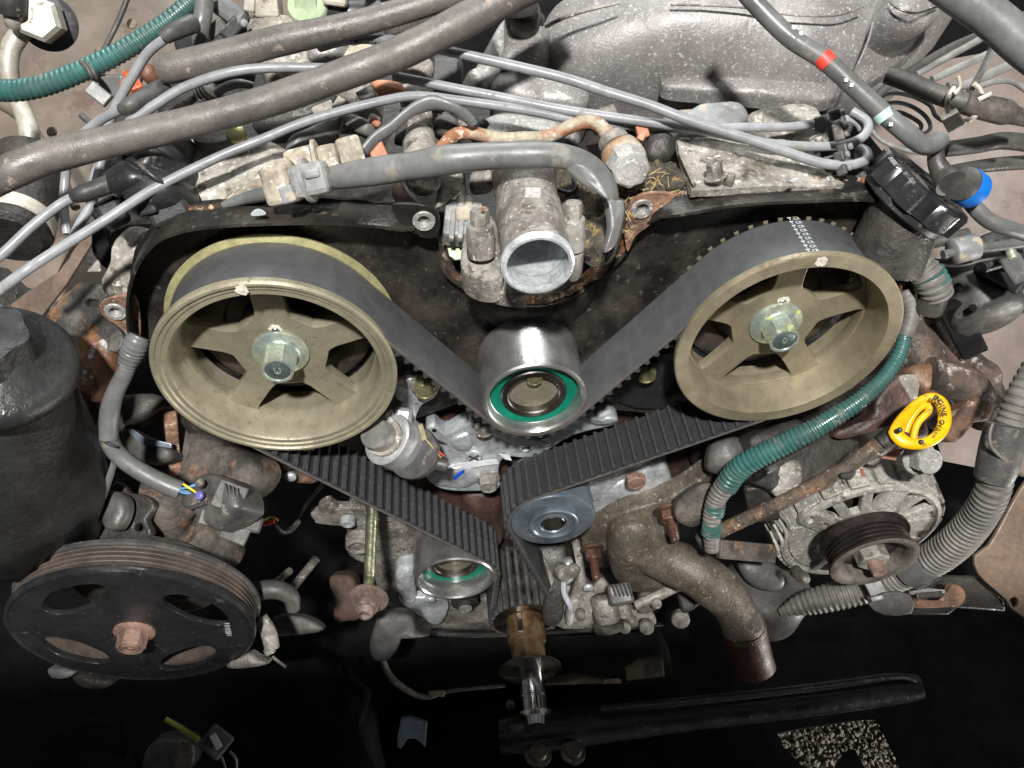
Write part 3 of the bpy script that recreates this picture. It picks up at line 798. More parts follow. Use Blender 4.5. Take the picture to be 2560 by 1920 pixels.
# bolt tabs
def tab(zone, s, hole, m, y=4.9, hr=None):
    pl = plane_y(y)
    P = smooth_poly([hit(pl, *p[:2]) for p in q(zone, s)], 3)
    hx, hz = hit(pl, *q(zone, hole)[0][:2]); hr = hr or .45
    slab2('mounting_tab', [P, circle2(hx, hz, hr)], pl, .25, m, t, bev=.04)
    mesh('grommet', ringloop([(hr+.28, -.08), (hr+.22, -.16), (hr-.02, -.14), (hr-.10, 0), (hr-.08, .5), (hr+.1, .5)], (hx, y, hz), seg=32), m_cast, t)
    cyl('sleeve', (hx+.05, y+.2, hz-.1), (hx+.05, y+.9, hz-.1), hr*.85, m_steel, t)
tab('z2', '330,1330 400,1310 520,1320 600,1345 640,1400 640,1480 610,1530 540,1530 460,1490 380,1430', '540,1418', m_cover, 3.9)
tab('z2', '1830,1500 1845,1390 1870,1300 1950,1250 2080,1240 2150,1270 2010,1380 1990,1450 1900,1520 1850,1620', '1942,1340', m_rust, 4.2)
tab('z4', '860,360 760,365 680,385 640,420 645,470 700,520 770,560 840,600 900,630 900,480', '745,458', m_rust, 4.6)
tab('z6', '1400,130 1480,115 1560,115 1620,140 1635,180 1590,230 1500,290 1430,330 1400,300', '1538,198', m_coverrust, 5.0)
slab('paint_dab', 'z1', '1612,1375 1635,1352 1665,1345 1700,1360 1708,1380 1660,1388 1620,1388', plane_y(3.35), .05, m_print, t, bev=.01, smooth=2)
slab('paint_dab', 'z3', '705,1165 730,1148 762,1145 755,1160 730,1172', plane_y(3.35), .05, m_print, t, bev=.01)
# camshaft seals behind the spokes
for cx in (-17.6, 17.8):
    mesh('seal_housing', lathe([(6.2, 5.4), (6.2, 4.9), (5.6, 4.7), (4.2, 4.75), (4.0, 5.1), (3.0, 5.1), (2.9, 4.6), (2.4, 4.5)], (cx, 0, 0), seg=72), mat('brown_stain', (.085, .065, .055), (.03, .024, .021), .5, .2, bump=.3), t)

# ================================================================ TOP RIGHT: INTAKE PLENUM
t = thing('intake_plenum', 'large pitted silver-grey cast intake chamber at the top right of centre', 'intake')
dome('runner', 'f', '1360,70 1400,40 1470,10 1600,-20 1800,-40 2050,-50 2250,-30 2390,10 2370,50 2330,110 2270,170 2200,215 2130,245 2070,255 2000,257 1900,250 1800,243 1700,236 1600,232 1500,228 1430,215 1380,190 1350,140', plane_c(1850, 130, 62, -22, 0), 6.0, m_castwarm, t, back=4, rings=14, e=.75, amp=.10, fr=.3, sm=4)
dome('runner_rib', 'z3', '-100,470 60,430 250,430 520,450 760,470 1000,540 960,640 700,640 400,615 100,590 -100,560', plane_c(1850, 225, 58.6, -32, 0), .5, m_castwarm, t, back=1.0, rings=6, e=.6)
dome('boss', 'z3', '1330,-40 1350,0 1400,60 1520,85 1640,50 1660,110 1560,200 1440,220 1330,200 1270,150 1290,60', plane_c(2290, 40, 56, -10, 8), 1.8, m_castwarm, t, back=3, rings=8, e=.6)
dome('upper_flange', 'z3', '-60,-60 400,-60 1100,-60 1090,10 1000,60 800,75 620,60 420,30 160,15 -60,10', plane_c(1900, 10, 57, -10, 0), .8, m_castdirty, t, back=4, rings=5, e=.4)
dome('neck', 'z2', '1060,160 1120,150 1330,170 1340,330 1300,450 1200,520 1100,480 1030,480 1060,330', plane_c(1310, 120, 60, -12, -10), 1.5, m_castwarm, t, back=4, rings=6, e=.5)
dome('neck', 'z2', '1040,480 1120,460 1260,490 1420,560 1590,600 1590,700 1500,740 1200,720 1000,650 960,590', plane_c(1345, 235, 60, -15, 0), 1.6, m_castwarm, t, back=4, rings=6, e=.5)
dome('neck', 'z2', '890,830 960,780 1080,760 1230,780 1420,820 1530,850 1530,930 1350,1000 900,1000 860,920', plane_c(1320, 350, 58, -15, 0), 1.6, m_cast, t, back=4, rings=6, e=.5)
dome('lower_tongue', 'z2', '870,440 1060,120 1050,440 980,560 900,590 820,480', plane_c(1220, 160, 60, 0, 15), .7, m_cast, t, back=3, rings=5, e=.35)
tube('parting_line', 'z3', '1240,150,55.8,14 1215,250,55.0,14 1170,360,54.9,14 1120,460,55.4,14 1090,540,56.4,14', m_castwarm, t, seg=8)
tube('upper_seam', 'z3', '-60,30,55.4,16 160,35,55.2,16 420,50,55.0,16 700,95,54.8,14 1000,100,54.8,14 1180,40,55,14', m_castdirty, t, seg=8)
tube('crease', 'z2', '1320,170,56.6,30 1450,110,55.8,26 1620,60,55.2,22 1800,20,55,18', m_castdirty, t, seg=10)
tube('clamp_line', 'z3', '1350,10,54.0,14 1400,55,53.4,14 1520,85,53.3,14 1660,40,53.8,14', m_dsteel, t, seg=8)
cyl('vacuum_nipple', D(1312, 70, 59), D(1312, 25, 57), 1.15, m_hosedark, t)
mesh('nipple_ring', lathe([(1.35, 0), (1.5, .15), (1.5, .5), (1.3, .7)], D(1312, 62, 58.5), uv, 32), m_hosedark, t)
# plenum seam (parting line) and right boot
t = thing('hose_boot', 'short grey-black capped stub on top of the intake at the top edge', 'cap')
cyl('boot', D(1305, 30, 56), D(1300, -20, 55), 1.2, m_hosedark, t)

# ================================================================ BIG HOSES
tg_ = lambda o, l, c, g=None: tag(o, l, c, g)
tg_(tube('heater_hose', 'f', '-60,470,45,84 30,428,45,84 120,392,45.5,84 280,352,46,80 467,308,47,76 660,256,47.5,76 860,186,48,78 1010,128,48,80 1160,52,48,84 1300,-22,48,86 1420,-90,48,86', m_hose, seg=24, wob=.05), 'long thick brown-grey rubber hose crossing the whole upper left, the lower of two', 'hose')
tg_(tube('heater_hose', 'f', '398,178,50,62 420,172,50,74 545,143,50,74 700,102,50,72 860,68,50,66 1000,30,50,62 1130,-12,50,62 1230,-50,50,62', m_hose, seg=24, wob=.05), 'thick brown-grey rubber hose with a cut blunt left end, the upper of two', 'hose')
o = tube('coolant_hose', 'z1', '1310,-60,55,120 1310,60,55,120 1295,150,55,118 1290,230,55.5,115 1300,300,56,110', m_hosegrey, seg=20, wob=.1); tg_(o, 'short dusty grey hose running up to the top edge beside the black connector', 'hose')
o = tube('coolant_hose', 'f', '2330,-60,42,90 2400,-10,42,92 2480,45,42,94 2560,115,42,96 2660,190,42,98', m_hosegrey, seg=24); tg_(o, 'fat grey hose cutting across the top right corner', 'hose')
t = thing('banded_hose', 'grey hose with a red stripe and pale cyan stripe, running diagonally over the intake', 'hose')
hp = 'f|1840,-50,46,46 1880,0,46,46 1970,90,46,47 2061,150,46,47 2128,210,46,47 2205,280,46,47 2264,330,46,48 2305,362,46.5,46 2335,362,47,42 2352,348,47.5,40'
tube('hose', 'f', hp.split('|')[1], m_hosegrey, t, seg=20)
tube('red_band', 'z3', '905,362,45.95,124 955,412,45.95,124', m_red, t, seg=24)
tube('cyan_band', 'z3', '1292,722,45.95,124 1325,768,45.95,124', m_cyan, t, seg=24)
for x, y in ((730, 178), (778, 215), (1068, 515), (1102, 548), (1355, 800)):
    p = D(1700+x/2.572, y/2.572, 45.5)
    bar('white_dot', p-rv*.12, p+rv*.12, .22, .1, m_print, t, bev=.03)
t = thing('breather_hose', 'dark grey hose with a bright blue band below the white clip', 'hose')
tube('hose', 'z3', '1690,900,47.5,85 1650,960,48,95 1650,1040,48,110 1690,1120,48,140 1740,1180,47.5,190', m_hosedark, t, seg=20)
ax = D(2445, 492, 47)-D(2398, 450, 47.2)
mesh('blue_band', lathe([(1.05, 0), (1.12, .1), (1.12, .95), (1.05, 1.0)], D(2412, 462, 47.4), D(2470, 500, 48.6)-D(2412, 462, 47.4), 48), m_blue, t)
mesh('collar', lathe([(.85, -.3), (1.07, -.2), (1.07, 0), (1.0, .05)], D(2412, 462, 47.4), D(2470, 500, 48.6)-D(2412, 462, 47.4), 48), m_hosedark, t)
tube('lower_hose', 'z3', '1840,1270,49.0,100 1960,1400,49,100 2080,1460,49,100 2300,1520,50,100', m_hosegrey, t, seg=20)
t = thing('fuel_line', 'dark rubber line held by the white plastic clip at the right edge', 'hose')
tube('line', 'z3', '1330,480,55,110 1450,520,54.5,118 1600,585,54,122 1720,630,53.5,122 1850,660,53,125', m_hosedark, t, seg=20)
tube('line_sleeve', 'z3', '1830,655,52.8,150 1950,690,52.8,155 2100,725,52.8,160 2140,740,52.8,120 2260,770,52.8,100', m_rustmild, t, seg=20)
t = thing('hose_clip', 'off-white plastic ring clip round the dark rubber line', 'clip')
cc = D(2412, 255, 52.5); pts = []
for k in range(17):
    a_ = math.radians(60-k*18.5)
    p = cc+rv*1.22*math.cos(a_+.15)+uv*1.22*math.sin(a_+.15)-dv*.15*math.sin(a_)*2
    pts.append((p.x, p.y, p.z, .17))
mesh('ring', sweep(pts, seg=10, flat=lambda s: (1.0, 1.0), step=.25), m_whitish, t)
tube('prong', 'z3', '1760,600,52,30 1800,560,51.8,28 1790,490,51.5,24', m_whitish, t); tube('prong', 'z3', '1920,640,52,30 2005,600,51.5,26', m_whitish, t)
bar('base', D(2372, 285, 52.4), D(2390, 318, 52.8), 1.1, .8, m_whitish, t)
# loose hose lower right of the cap
for s_, m_, lab in (
    ('z3|1700,960,58,100 1900,935,58,105 2080,905,58,110 2300,930,58,110', m_hosedark, 'dark rubber line with a cracked rusty patch at the right edge'),
    ('z3|1650,1110,60,60 1850,1080,60,80 2060,1055,60,90 2300,1040,60,90', m_hosedark, 'thin black line below the cracked rubber line'),
    ('z3|1180,560,60,50 1250,640,60,55 1330,560,60,55 1700,330,60,60 2000,200,60,60 2300,60,60,60', m_hosedark, 'dark harness strand behind the fat grey hose')):
    z_, st_ = s_.split('|'); tg_(tube('rubber_line', z_, st_, m_), lab, 'hose')

# ================================================================ SPARK PLUG WIRES
GW = 'spark plug wires'
def wire(s, label, m=m_wire, grp=GW, zone='f', name='spark_plug_wire', **kw):
    pts = [(p[0], p[1], p[2], p[3]*.93) for p in q(zone, s)]
    o = tube(name, zone, pts, m, seg=14, **kw); return tg_(o, label, 'wire', grp)
t = thing('spark_plug_wire', 'long grey wire printed TEMP 5MM, under the thick hose and across to the right', 'wire', GW)
tube('cable', 'f', '800,118,53,24 850,104,52,24 900,98,51.5,24 960,98,51,24 1020,107,50.5,25 1110,125,50,25 1210,148,50,26 1320,173,50,26 1420,198,50,26 1520,231,50,26 1620,262,50,26 1710,296,50,26 1790,322,50,25 1890,354,50,25 2000,392,50,25 2065,410,50,25 2125,413,50.5,25 2165,400,51,25 2166,380,51.5,24 2140,366,52,24 2110,352,52.5,24', m_wire, t, seg=14)
for k, ch in enumerate("TEMP-5MM"):
    p = D(866+k*12.0, 101.5+k*.1, 51.18-.28) 
    place_text('print_mark', ch, .34, p-uv*.06, rv, uv, m_black, t, ext=.01)
wire('-40,660,46,27 0,640,46,27 78,568,46.5,27 148,513,47,27 195,488,47.5,27', 'short grey wire from the left edge into the lowest black boot on the left')
wire('-30,745,45,28 60,680,45,28 120,640,45.5,28 272,545,46,27 390,470,47,27 545,393,48,26 661,346,48.5,26 760,306,49,26 860,276,49.5,26 967,250,50,25 1045,240,50.5,25 1161,253,51,25 1316,276,51.5,25 1470,305,52,24 1620,318,52.5,23 1760,322,52.8,23 1850,318,53,23 1975,317,53,23 2090,300,53,24 2140,305,53,24 2155,325,53,23', 'grey wire sweeping from the left edge over the cover corner and across the middle')
wire('986,190,51.5,25 1060,205,51.5,26 1120,218,51.5,26 1240,241,51.5,26 1394,272,51.5,26 1550,296,51.5,26 1710,318,51.5,26 1797,334,51.5,25 1935,360,51.5,25 2070,366,51.5,25 2140,352,51.8,25 2168,328,52,25 2166,302,52.2,24 2130,278,52.5,24', 'grey wire below the printed one, looping back at the comb clips')
wire('322,307,50,27 389,262,50,27 467,216,50,27 583,179,50,27 700,169,50.5,26 860,173,51,26 900,180,51.5,25', 'light grey wire arching between the two thick hoses')
wire('330,300,50.5,26 265,372,51,25 245,440,51,25 228,510,51,25 200,560,51,25 175,610,51,25', 'grey wire dropping steeply behind the lower thick hose')
wire('308,272,50,26 253,299,50.5,26 202,342,51,25 172,390,51.5,25 163,447,52,24 160,525,52,24 168,585,52,23', 'grey wire hanging down from the left boot below the orange lever')
wire('416,95,52,26 370,132,52.5,26 330,194,53,26 291,264,53.5,26 268,323,54,25 256,390,54,25 232,455,54,24 235,520,54,24 262,555,54,22 310,545,54,22', 'grey wire curving down from the upper boot beside the teal tube')
def boot(s, label, zone='z1', m=m_blackdust):
    o = tube('wire_boot', zone, s, m, seg=18); return tg_(o, label, 'boot', 'wire boots')
boot('480,1262,47.2,84 530,1245,47,110 620,1215,47.3,118 740,1170,47.8,122 790,1140,48,130', 'black rubber boot on the lowest left wire, next to the distributor cap')
boot('790,705,49.8,80 830,680,49.5,100 920,635,50,112 1010,585,50.5,118 1060,560,51,110', 'black rubber boot below the cut end of the upper hose')
boot('1055,245,51.5,90 1090,215,51.5,106 1180,175,52,118 1250,150,52.5,120', 'black rubber boot under the teal tube at the top left')

# ================================================================ CORRUGATED TUBES
t = thing('teal_conduit', 'teal corrugated tube at the upper left with a black cable tie', 'tube')
tube('conduit', 'z1', '-120,575,56,140 0,582,56,140 120,580,56,140 260,555,56,138 420,500,56,136 560,440,56,134 700,375,56,132 850,290,56,128 1000,195,56,124 1130,100,56,120 1240,0,56,116 1330,-90,56,112', m_teal, t, seg=22, rib=(.40, .10))
for dx in (0, 26):
    tube('cable_tie', 'z1', f'{515+dx},395,54.3,26 {560+dx},440,54.0,26 {590+dx},490,54.2,26 {600+dx},520,54.8,26', m_hosedark, t, seg=8)
bar('tie_clip', D(222, 215, 54), D(272, 255, 54.5), 1.0, .6, m_hosegrey, t)
t = thing('teal_conduit', 'teal corrugated tube curving down round the right pulley, dusty grey ends', 'tube')
tube('conduit', 'f', '2262,838,58,34 2255,870,58,36 2238,905,58,38 2205,950,58,42 2150,1000,58,45 2090,1040,58.5,50 2025,1078,59,54 1950,1115,60,58 1880,1150,61,60 1840,1180,62,60 1815,1215,63,58', m_teal, t, seg=22, rib=(.36, .11))
tube('dusty_end', 'f', '2262,725,58,38 2278,760,58,42 2277,795,58,40 2262,842,58,38', m_loomgrey, t, seg=20, rib=(.42, .07))
tube('lower_end', 'f', '1818,1208,62.8,56 1795,1240,63.5,50 1782,1280,64,46 1778,1330,64.5,44 1780,1375,65,36', m_loomgrey, t, seg=22, rib=(.36, .08))
for y0, y1 in ((1262, 1285), (1318, 1330)):
    tube('teal_patch', [(1789-(y0-1262)*.15, y0, 63.6, 50), (1786-(y0-1262)*.15, y1, 64.1, 50)], None, m_teal, t, seg=22, rib=(.36, .10)) if False else mesh('teal_patch', sweep(pxp([(1789-(y0-1262)*.15, y0, 63.6, 49.5), (1786-(y0-1262)*.15, y1, 64.1, 49)]), seg=22, rib=(.36, .10)), m_teal, t, ang=30)
t = thing('teal_conduit', 'short fat teal and grey corrugated sleeve behind the right cover tab', 'tube')
tube('conduit', 'z6', '1490,120,56,190 1560,190,56,200 1620,270,56,205 1660,360,56.5,190', m_loomgrey, t, seg=24, rib=(.42, .08))
tube('teal_section', 'z6', '1590,215,55.9,212 1640,300,56.2,208', m_teal, t, seg=24, rib=(.42, .08))
tube('dark_cuff', 'z6', '1640,350,56.5,170 1600,440,57.5,180', m_hosedark, t, seg=20)
t = thing('grey_conduit', 'large dusty grey corrugated tube down the right edge under the alternator', 'tube')
tube('conduit', 'f', '2610,900,58,78 2560,985,58,78 2530,1060,58.5,80 2500,1150,59,80 2480,1230,60,82 2440,1300,63,84 2385,1360,66,86 2320,1405,69,84 2240,1440,72,80 2160,1470,74,76 2080,1492,75,72 2010,1510,76,58 1950,1530,77,20', m_loomgrey, t, seg=26, rib=(.52, .09))
tube('sleeve', 'f', '2515,1060,58.3,92 2505,1110,58.6,98 2492,1170,59,96 2482,1200,59.3,86', m_blackdust, t, seg=22)
tube('split_lip', 'z6', '2010,1180,57,22 1990,1260,57,24 2010,1340,57,24 2090,1420,57.5,22', m_loomgrey, t, seg=8)
tube('tape', 'f', '2320,1400,68.8,92 2270,1428,70.6,90', m_hosegrey, t, seg=22)
bar('clip', D(2165, 1470, 71), D(2205, 1455, 70.6), 3.0, 1.2, m_hosegrey, t)
bar('clip_latch', D(2175, 1500, 69.6), D(2208, 1492, 69.4), .5, .8, m_hosegrey, t)

# ================================================================ WATER OUTLET
t = thing('water_outlet', 'cast aluminium water outlet pipe with an open round mouth at the centre', 'pipe')
pA = D(1345, 664, 43.2); pB = D(1318, 505, 47.6); axs = (pA-pB).normalized(); Lp = (pA-pB).length
R = 2.02
mesh('pipe', lathe([(R*.82, Lp-1.2), (R*.86, Lp-.15), (R*.90, Lp), (R*.98, Lp), (R*1.04, Lp-.12), (R*1.04, Lp-.42), (R*.985, Lp-.6), (R*.975, Lp-2.6), (R*1.0, 1.1), (R*.94, .0), (R*.97, -1.5), (R*.99, -4)], pB, axs, 72, closed=False), m_castdirty, t, ang=40)
mesh('bore', lathe([(R*.83, Lp-.3), (R*.80, Lp-4), (R*.6, Lp-5), (0, Lp-5)], pB, axs, 48, closed=False), m_castclean, t)
mesh('mouth_ring', ringloop([(R*.84, Lp-.5), (R*.87, Lp+.02), (R*.95, Lp+.05), (R*1.03, Lp-.04), (R*1.055, Lp-.25), (R*1.0, Lp-.5)], pB, axs, 72), m_castclean, t)
bar('stop_tab', D(1308, 484, 44.6), D(1356, 484, 44.6), .75, .5, m_cast, t, bev=.12)
dome('flange', 'z2', '800,1420 860,1400 980,1400 1040,1600 1040,1780 900,1800 780,1720 790,1560', plane_c(1200, 600, 49.5, -35, 0), .35, m_castdirty, t, back=2, rings=5, e=.35)
dome('flange', 'z2', '1430,1290 1560,1290 1580,1500 1560,1640 1480,1660 1440,1500', plane_c(1440, 570, 49.2, -35, 0), .4, m_castdirty, t, back=2, rings=5, e=.35)
dome('lower_web', 'z5', '800,40 980,60 1040,200 1200,340 1120,360 960,320 830,200 790,100', plane_c(1210, 660, 50.5, -40, 0), .3, m_castdirty, t, back=1, rings=4, e=.4)
for (x, y, d_, r_) in ((1200, 562, 46.6, .60), (1432, 545, 46.6, .56)):
    p = D(x, y, d_)
    mesh('boss', lathe([(r_*1.45, -2.0), (r_*1.4, -.2), (r_*1.3, .0)], p, uv*.8-dv*.6, 32), m_castdirty, t)
    hexbolt('bolt', p+(uv*.8-dv*.6)*.0, uv*.8-dv*.6, r_, 1.0, m_castdirty, t, washer=(r_*1.35, .25))
bar('rust_mark', D(1202, 526, 45.3), D(1210, 518, 45.2), .25, .1, m_rust, t, bev=.03)
# grey temperature sensor plug
t = thing('sensor_plug', 'pale grey plug with ridges left of the water outlet mouth', 'connector')
bar('plug_body', D(1152, 605, 50), D(1160, 515, 51), 2.4, 1.6, m_greyplas, t, bev=.25)
for x in (1128, 1150, 1172): bar('ridge', D(x, 600, 49), D(x+6, 530, 50), .35, .5, m_greyplas, t, bev=.08)
bar('cap', D(1140, 535, 50), D(1200, 530, 50), 1.0, 1.4, m_beige, t, bev=.2)
for x in (1152, 1172): cyl('pin_tube', D(x, 520, 50), D(x, 492, 50.4), .28, m_greyplas, t)
tag(slab('gasket_bracket', 'z5', '690,50 800,40 810,120 740,130 700,100', plane_c(1130, 640, 51), .4, m_palegreen), 'small green-grey bracket end between cover edge and outlet', 'bracket')
# big grey harness tube with crushed end
t = thing('harness_sleeve', 'thick grey vinyl sleeve over the water outlet, its right end crushed flat', 'sleeve')
hs = 'f|818,446,47,60 880,437,46.5,66 960,425,46,70 1050,412,45.5,72 1120,400,45,72 1200,392,44.8,70 1290,388,44.5,70 1370,387,44.5,66 1425,395,44.5,60 1475,418,44.8,62 1510,455,45.3,66 1532,500,46,64 1538,550,47,60 1530,600,48,54 1512,640,49,44'
def fl(s):
    k = max(0, min(1, (s-.58)/.14)); return (1-.25*k, 1-.62*k) if s < .9 else (.75, .38)
mesh('sleeve', sweep(pxp(q('f', hs.split('|')[1])), seg=28, flat=lambda s: (lambda k: (1+.10*k, 1-.62*k))(max(0, min(1, (s-.60)/.16))), wob=.12, hint=tuple(uv)), m_hosegrey, t, ang=60)
dome('fold', 'z2', '1420,1030 1530,1050 1640,1110 1700,1200 1730,1290 1650,1240 1560,1190 1470,1110', plane_c(1460, 450, 44.2, 10, -20), .25, m_hosegrey, t, back=.2, rings=5, e=.5)
dome('fold', 'z2', '1705,1280 1760,1290 1810,1300 1815,1420 1780,1560 1720,1620 1700,1600 1725,1450', plane_c(1535, 560, 45.5, 0, 20), .3, m_hosegrey, t, back=.2, rings=5, e=.5)
tg_(tube('taped_harness', 'z2', '150,980,49,80 230,890,49,85 330,820,49,80 420,740,49,95 500,690,49,110 600,660,49,120 720,690,49,95 800,740,49.5,85 860,800,50,60', m_hosegrey, seg=16, wob=.4, flat=lambda s: (1, .6)), 'wrinkled grey taped harness looping over from the beige connector', 'harness')
# rusty coolant pipe and banjo
t = thing('rusty_pipe', 'bent rusty pipe with a pale banjo bolt, behind the grey sleeve', 'pipe')
tube('pipe', 'z2', '600,990,51,60 660,940,51,78 720,880,51,88 790,855,51,88 870,858,51,86 960,880,51,86 1080,892,51,82 1190,885,51,80 1290,885,51,82 1380,862,51,86 1480,815,51,88 1570,785,51,92 1650,795,50.8,92 1710,850,50.4,98 1750,910,50,105 1780,970,49.5,110', mat('rusty_pipe', (.42, .37, .28), (.34, .15, .08), .7, .1, scale=30, fine=300, bump=.5, contrast=(.46, .54), spots=((.62, .56, .46), .1, 180)), t, seg=18)
mesh('collar', lathe([(.9, -.2), (1.02, 0), (1.02, .3), (.9, .5)], D(1532, 352, 49.7), D(1560, 400, 49)-D(1532, 352, 49.7), 32), m_castdirty, t)
p0, p1 = D(1552, 385, 50.3), D(1582, 432, 46.8)
mesh('banjo', lathe([(1.2, 0), (1.38, .3), (1.38, 1.6), (1.2, 2.0)], p0, p1-p0, 40), mat('rust_cast', (.45, .40, .33), (.36, .22, .12), .7, scale=50, bump=.5), t)
mesh('bolt', lathe([(1.28, 1.9), (1.32, 2.1), (1.28, 3.2), (1.15, 3.45), (1.0, 3.5), (.95, 3.42), (0, 3.44)], p0, p1-p0, 8), m_cast, t, ang=25)
mesh('bolt_ring', lathe([(1.0, 3.42), (.98, 3.56), (.82, 3.6), (.6, 3.58), (.55, 3.62), (0, 3.62)], p0, p1-p0, 40), m_cast, t, ang=30)

# beige connectors
t = thing('beige_connector', 'dusty beige plug joined to the grey taped harness, above its twin', 'connector', 'dusty beige connectors')
bar('housing', D(728, 418, 47.5), D(800, 400, 47), 2.0, 1.8, m_beige, t, bev=.35)
bar('sleeve', D(800, 402, 47), D(850, 392, 47), 1.7, 1.6, m_beige, t, bev=.3)
bar('sleeve', D(848, 394, 47), D(908, 378, 47.2), 2.1, 1.7, m_beige, t, bev=.25)
bar('latch', D(690, 412, 46.8), D(730, 403, 46.6), .6, .5, m_beige, t, bev=.12)
mesh('collar_ring', lathe([(1.05, -.12), (1.3, 0), (1.3, .2), (1.05, .3)], D(792, 404, 47), D(850, 390, 47)-D(792, 404, 47), 24), m_beige, t)
tube('collar_lip', 'z1', '1850,1010,46.5,30 1900,1050,46,26 1960,1120,46,22', m_beige, t, seg=8)
t = thing('beige_connector', 'dusty beige and grey plug pushed into the thick grey sleeve', 'connector', 'dusty beige connectors')
bar('housing', D(672, 468, 46.8), D(735, 455, 46.3), 2.3, 1.8, m_beige, t, bev=.3)
bar('plug', D(735, 458, 46), D(822, 440, 45.8), 1.9, 1.7, m_greyplas, t, bev=.35)
bar('latch', D(705, 490, 45.5), D(738, 480, 45.3), 1.0, .7, m_greyplas, t, bev=.15)
bar('latch', D(760, 437, 45), D(800, 430, 45), .55, .5, m_greyplas, t, bev=.15)
mesh('collar_ring', lathe([(1.1, -.1), (1.32, 0), (1.32, .25), (1.1, .35)], D(765, 452, 46.2), D(822, 440, 46)-D(765, 452, 46.2), 24), m_greyplas, t)
tube('wire_bundle', 'z1', '1460,1300,49,60 1560,1240,48.5,70 1650,1195,48,80 1740,1175,47.5,90', m_beige, t, seg=12, wob=.3)
tube('wire_bundle', 'z1', '1440,1320,48.5,60 1600,1270,48,80 1760,1240,47,90', m_hosegrey, t, seg=12, wob=.3)

# ================================================================ TOP LEFT AND CENTRE CLUTTER
t = thing('refrigerant_line', 'thick whitish metal tube bending down the upper left edge with a big hex fitting', 'pipe')
tube('line', 'z1', '95,80,66,70 110,150,66,84 170,170,66,110 130,220,66,120 75,300,66,120 55,400,66,118 70,520,66,112 120,650,66,112 165,760,66,118 190,860,66,124 185,960,66.5,126 120,1040,67,126 20,1090,67,130 -80,1110,67,130', m_whitish, t, seg=20)
mesh('hex_fitting', lathe([(1.5, 0), (1.85, .3), (1.85, 2.2), (1.5, 2.6)], D(112, 52, 66), D(85, 40, 62.5)-D(118, 52, 66), 6), m_whitish, t, ang=20)
mesh('collar', lathe([(1.9, -.3), (2.3, 0), (2.3, .3), (1.6, .5)], D(122, 58, 66.8), D(95, 35, 62)-D(122, 58, 66.8), 40), m_black, t)
cyl('black_cap', D(30, 35, 63), D(25, -30, 62), 1.1, m_blackdust, t)
cyl('tee_stub', D(38, 62, 64), D(32, 30, 63), .75, m_whitish, t)
t = thing('drier_bottle', 'grey metal can with a pale band at the left edge under the thick hose', 'canister')
mesh('can', lathe([(2.4, 0), (2.9, .4), (3.0, 3), (3.0, 9), (2.5, 9.5)], D(20, 600, 62), D(70, 440, 66)-D(20, 600, 62), 40), m_dark, t)
mesh('band', lathe([(3.02, 1.2), (3.1, 1.3), (3.1, 2.4), (3.02, 2.5)], D(20, 600, 62), D(70, 440, 66)-D(20, 600, 62), 40), m_whitish, t)
tg_(tube('cable', 'z1', '830,-40,70,36 780,90,70,34 730,200,70,32 660,330,70,30 560,480,70,26', m_hosedark, seg=10), 'thin dark cable lying on the beige inner fender at the top left', 'cable')
tg_(tube('pinch_seam', 'z1', '520,740,74,40 600,800,74,44 720,830,73,44 850,800,72,40', m_hosedark, seg=10), 'dark strap on the inner fender left of the lower thick hose', 'strap')
t = thing('black_connector', 'black square-ribbed plug at the top left under the short grey hose', 'connector')
bar('body', D(478, 30, 57.5), D(470, 80, 57.5), 2.6, 1.6, m_black, t, bev=.2)
bar('arm', D(540, 5, 57), D(612, 55, 57), 1.5, 1.2, m_hosegrey, t, bev=.4)
bar('rib', D(560, 55, 56.5), D(505, 100, 56.5), .9, .8, m_blackdust, t, bev=.15)
bar('rib', D(600, 50, 57), D(560, 95, 57), 1.0, 1.0, m_black, t, bev=.15)
bar('body', D(620, 40, 58), D(575, 80, 58), 2.2, 1.2, m_black, t, bev=.3)
bar('foot', D(440, 110, 57), D(505, 108, 57), 1.2, 1.0, m_black, t, bev=.2)
cyl('pin', D(606, 62, 56), D(612, 56, 55.6), .28, m_greyplas, t)
t = thing('pale_green_cap', 'round pale green plastic cap with a raised square at the top edge', 'cap')
cc = D(768, 12, 56.5); axc = (uv*.15-dv).normalized()
mesh('disc', lathe([(1.35, -1), (1.5, -.8), (1.5, 0), (1.4, .12), (0, .14)], cc, axc, 48), m_palegreen, t, ang=40)
bar('raised_square', cc+axc*.3-rv*.85+uv*.35, cc+axc*.3+rv*.75+uv*.35, 1.9, .5, m_palegreen, t, bev=.12)
cyl('neck', cc-axc*1.0+rv*1.0, cc-axc*1.0+rv*4.2, .9, m_black, t)
t = thing('cream_connector', 'cream plastic plug beside the pale green cap', 'connector')
bar('body', D(640, 5, 57), D(700, 5, 57), 2.0, 1.6, m_whitish, t, bev=.15)
bar('latch', D(615, 2, 56.5), D(642, 8, 56.5), 1.4, 1.0, m_whitish, t, bev=.15)
bar('boss', D(808, -10, 56), D(870, 0, 56), 1.1, 1.2, m_whitish, t, bev=.3)
tg_(tube('vinyl_piece', 'c4', '-60,880,54,80 60,800,53.6,84 180,770,53.6,84 300,790,54,70', m_hosegrey, seg=14), 'short pale grey sleeve between the two thick hoses', 'sleeve')
t = thing('clamped_joint', 'small hose joint with a wire clamp under the pale grey sleeve', 'joint')
cyl('joint', D(505, 245, 54), D(530, 222, 53.6), .8, m_castdust, t)
for k in range(3): cyl('clamp_ring', D(513+k*7, 240-k*6, 53.7), D(515+k*7, 238-k*6, 53.65), .95, m_hosegrey, t)
tube('crumpled_strap', 'z1', '1080,740,54.5,50 1160,690,54,60 1230,640,54,50 1290,600,54.2,40', m_castdust, t, seg=8, wob=.5)
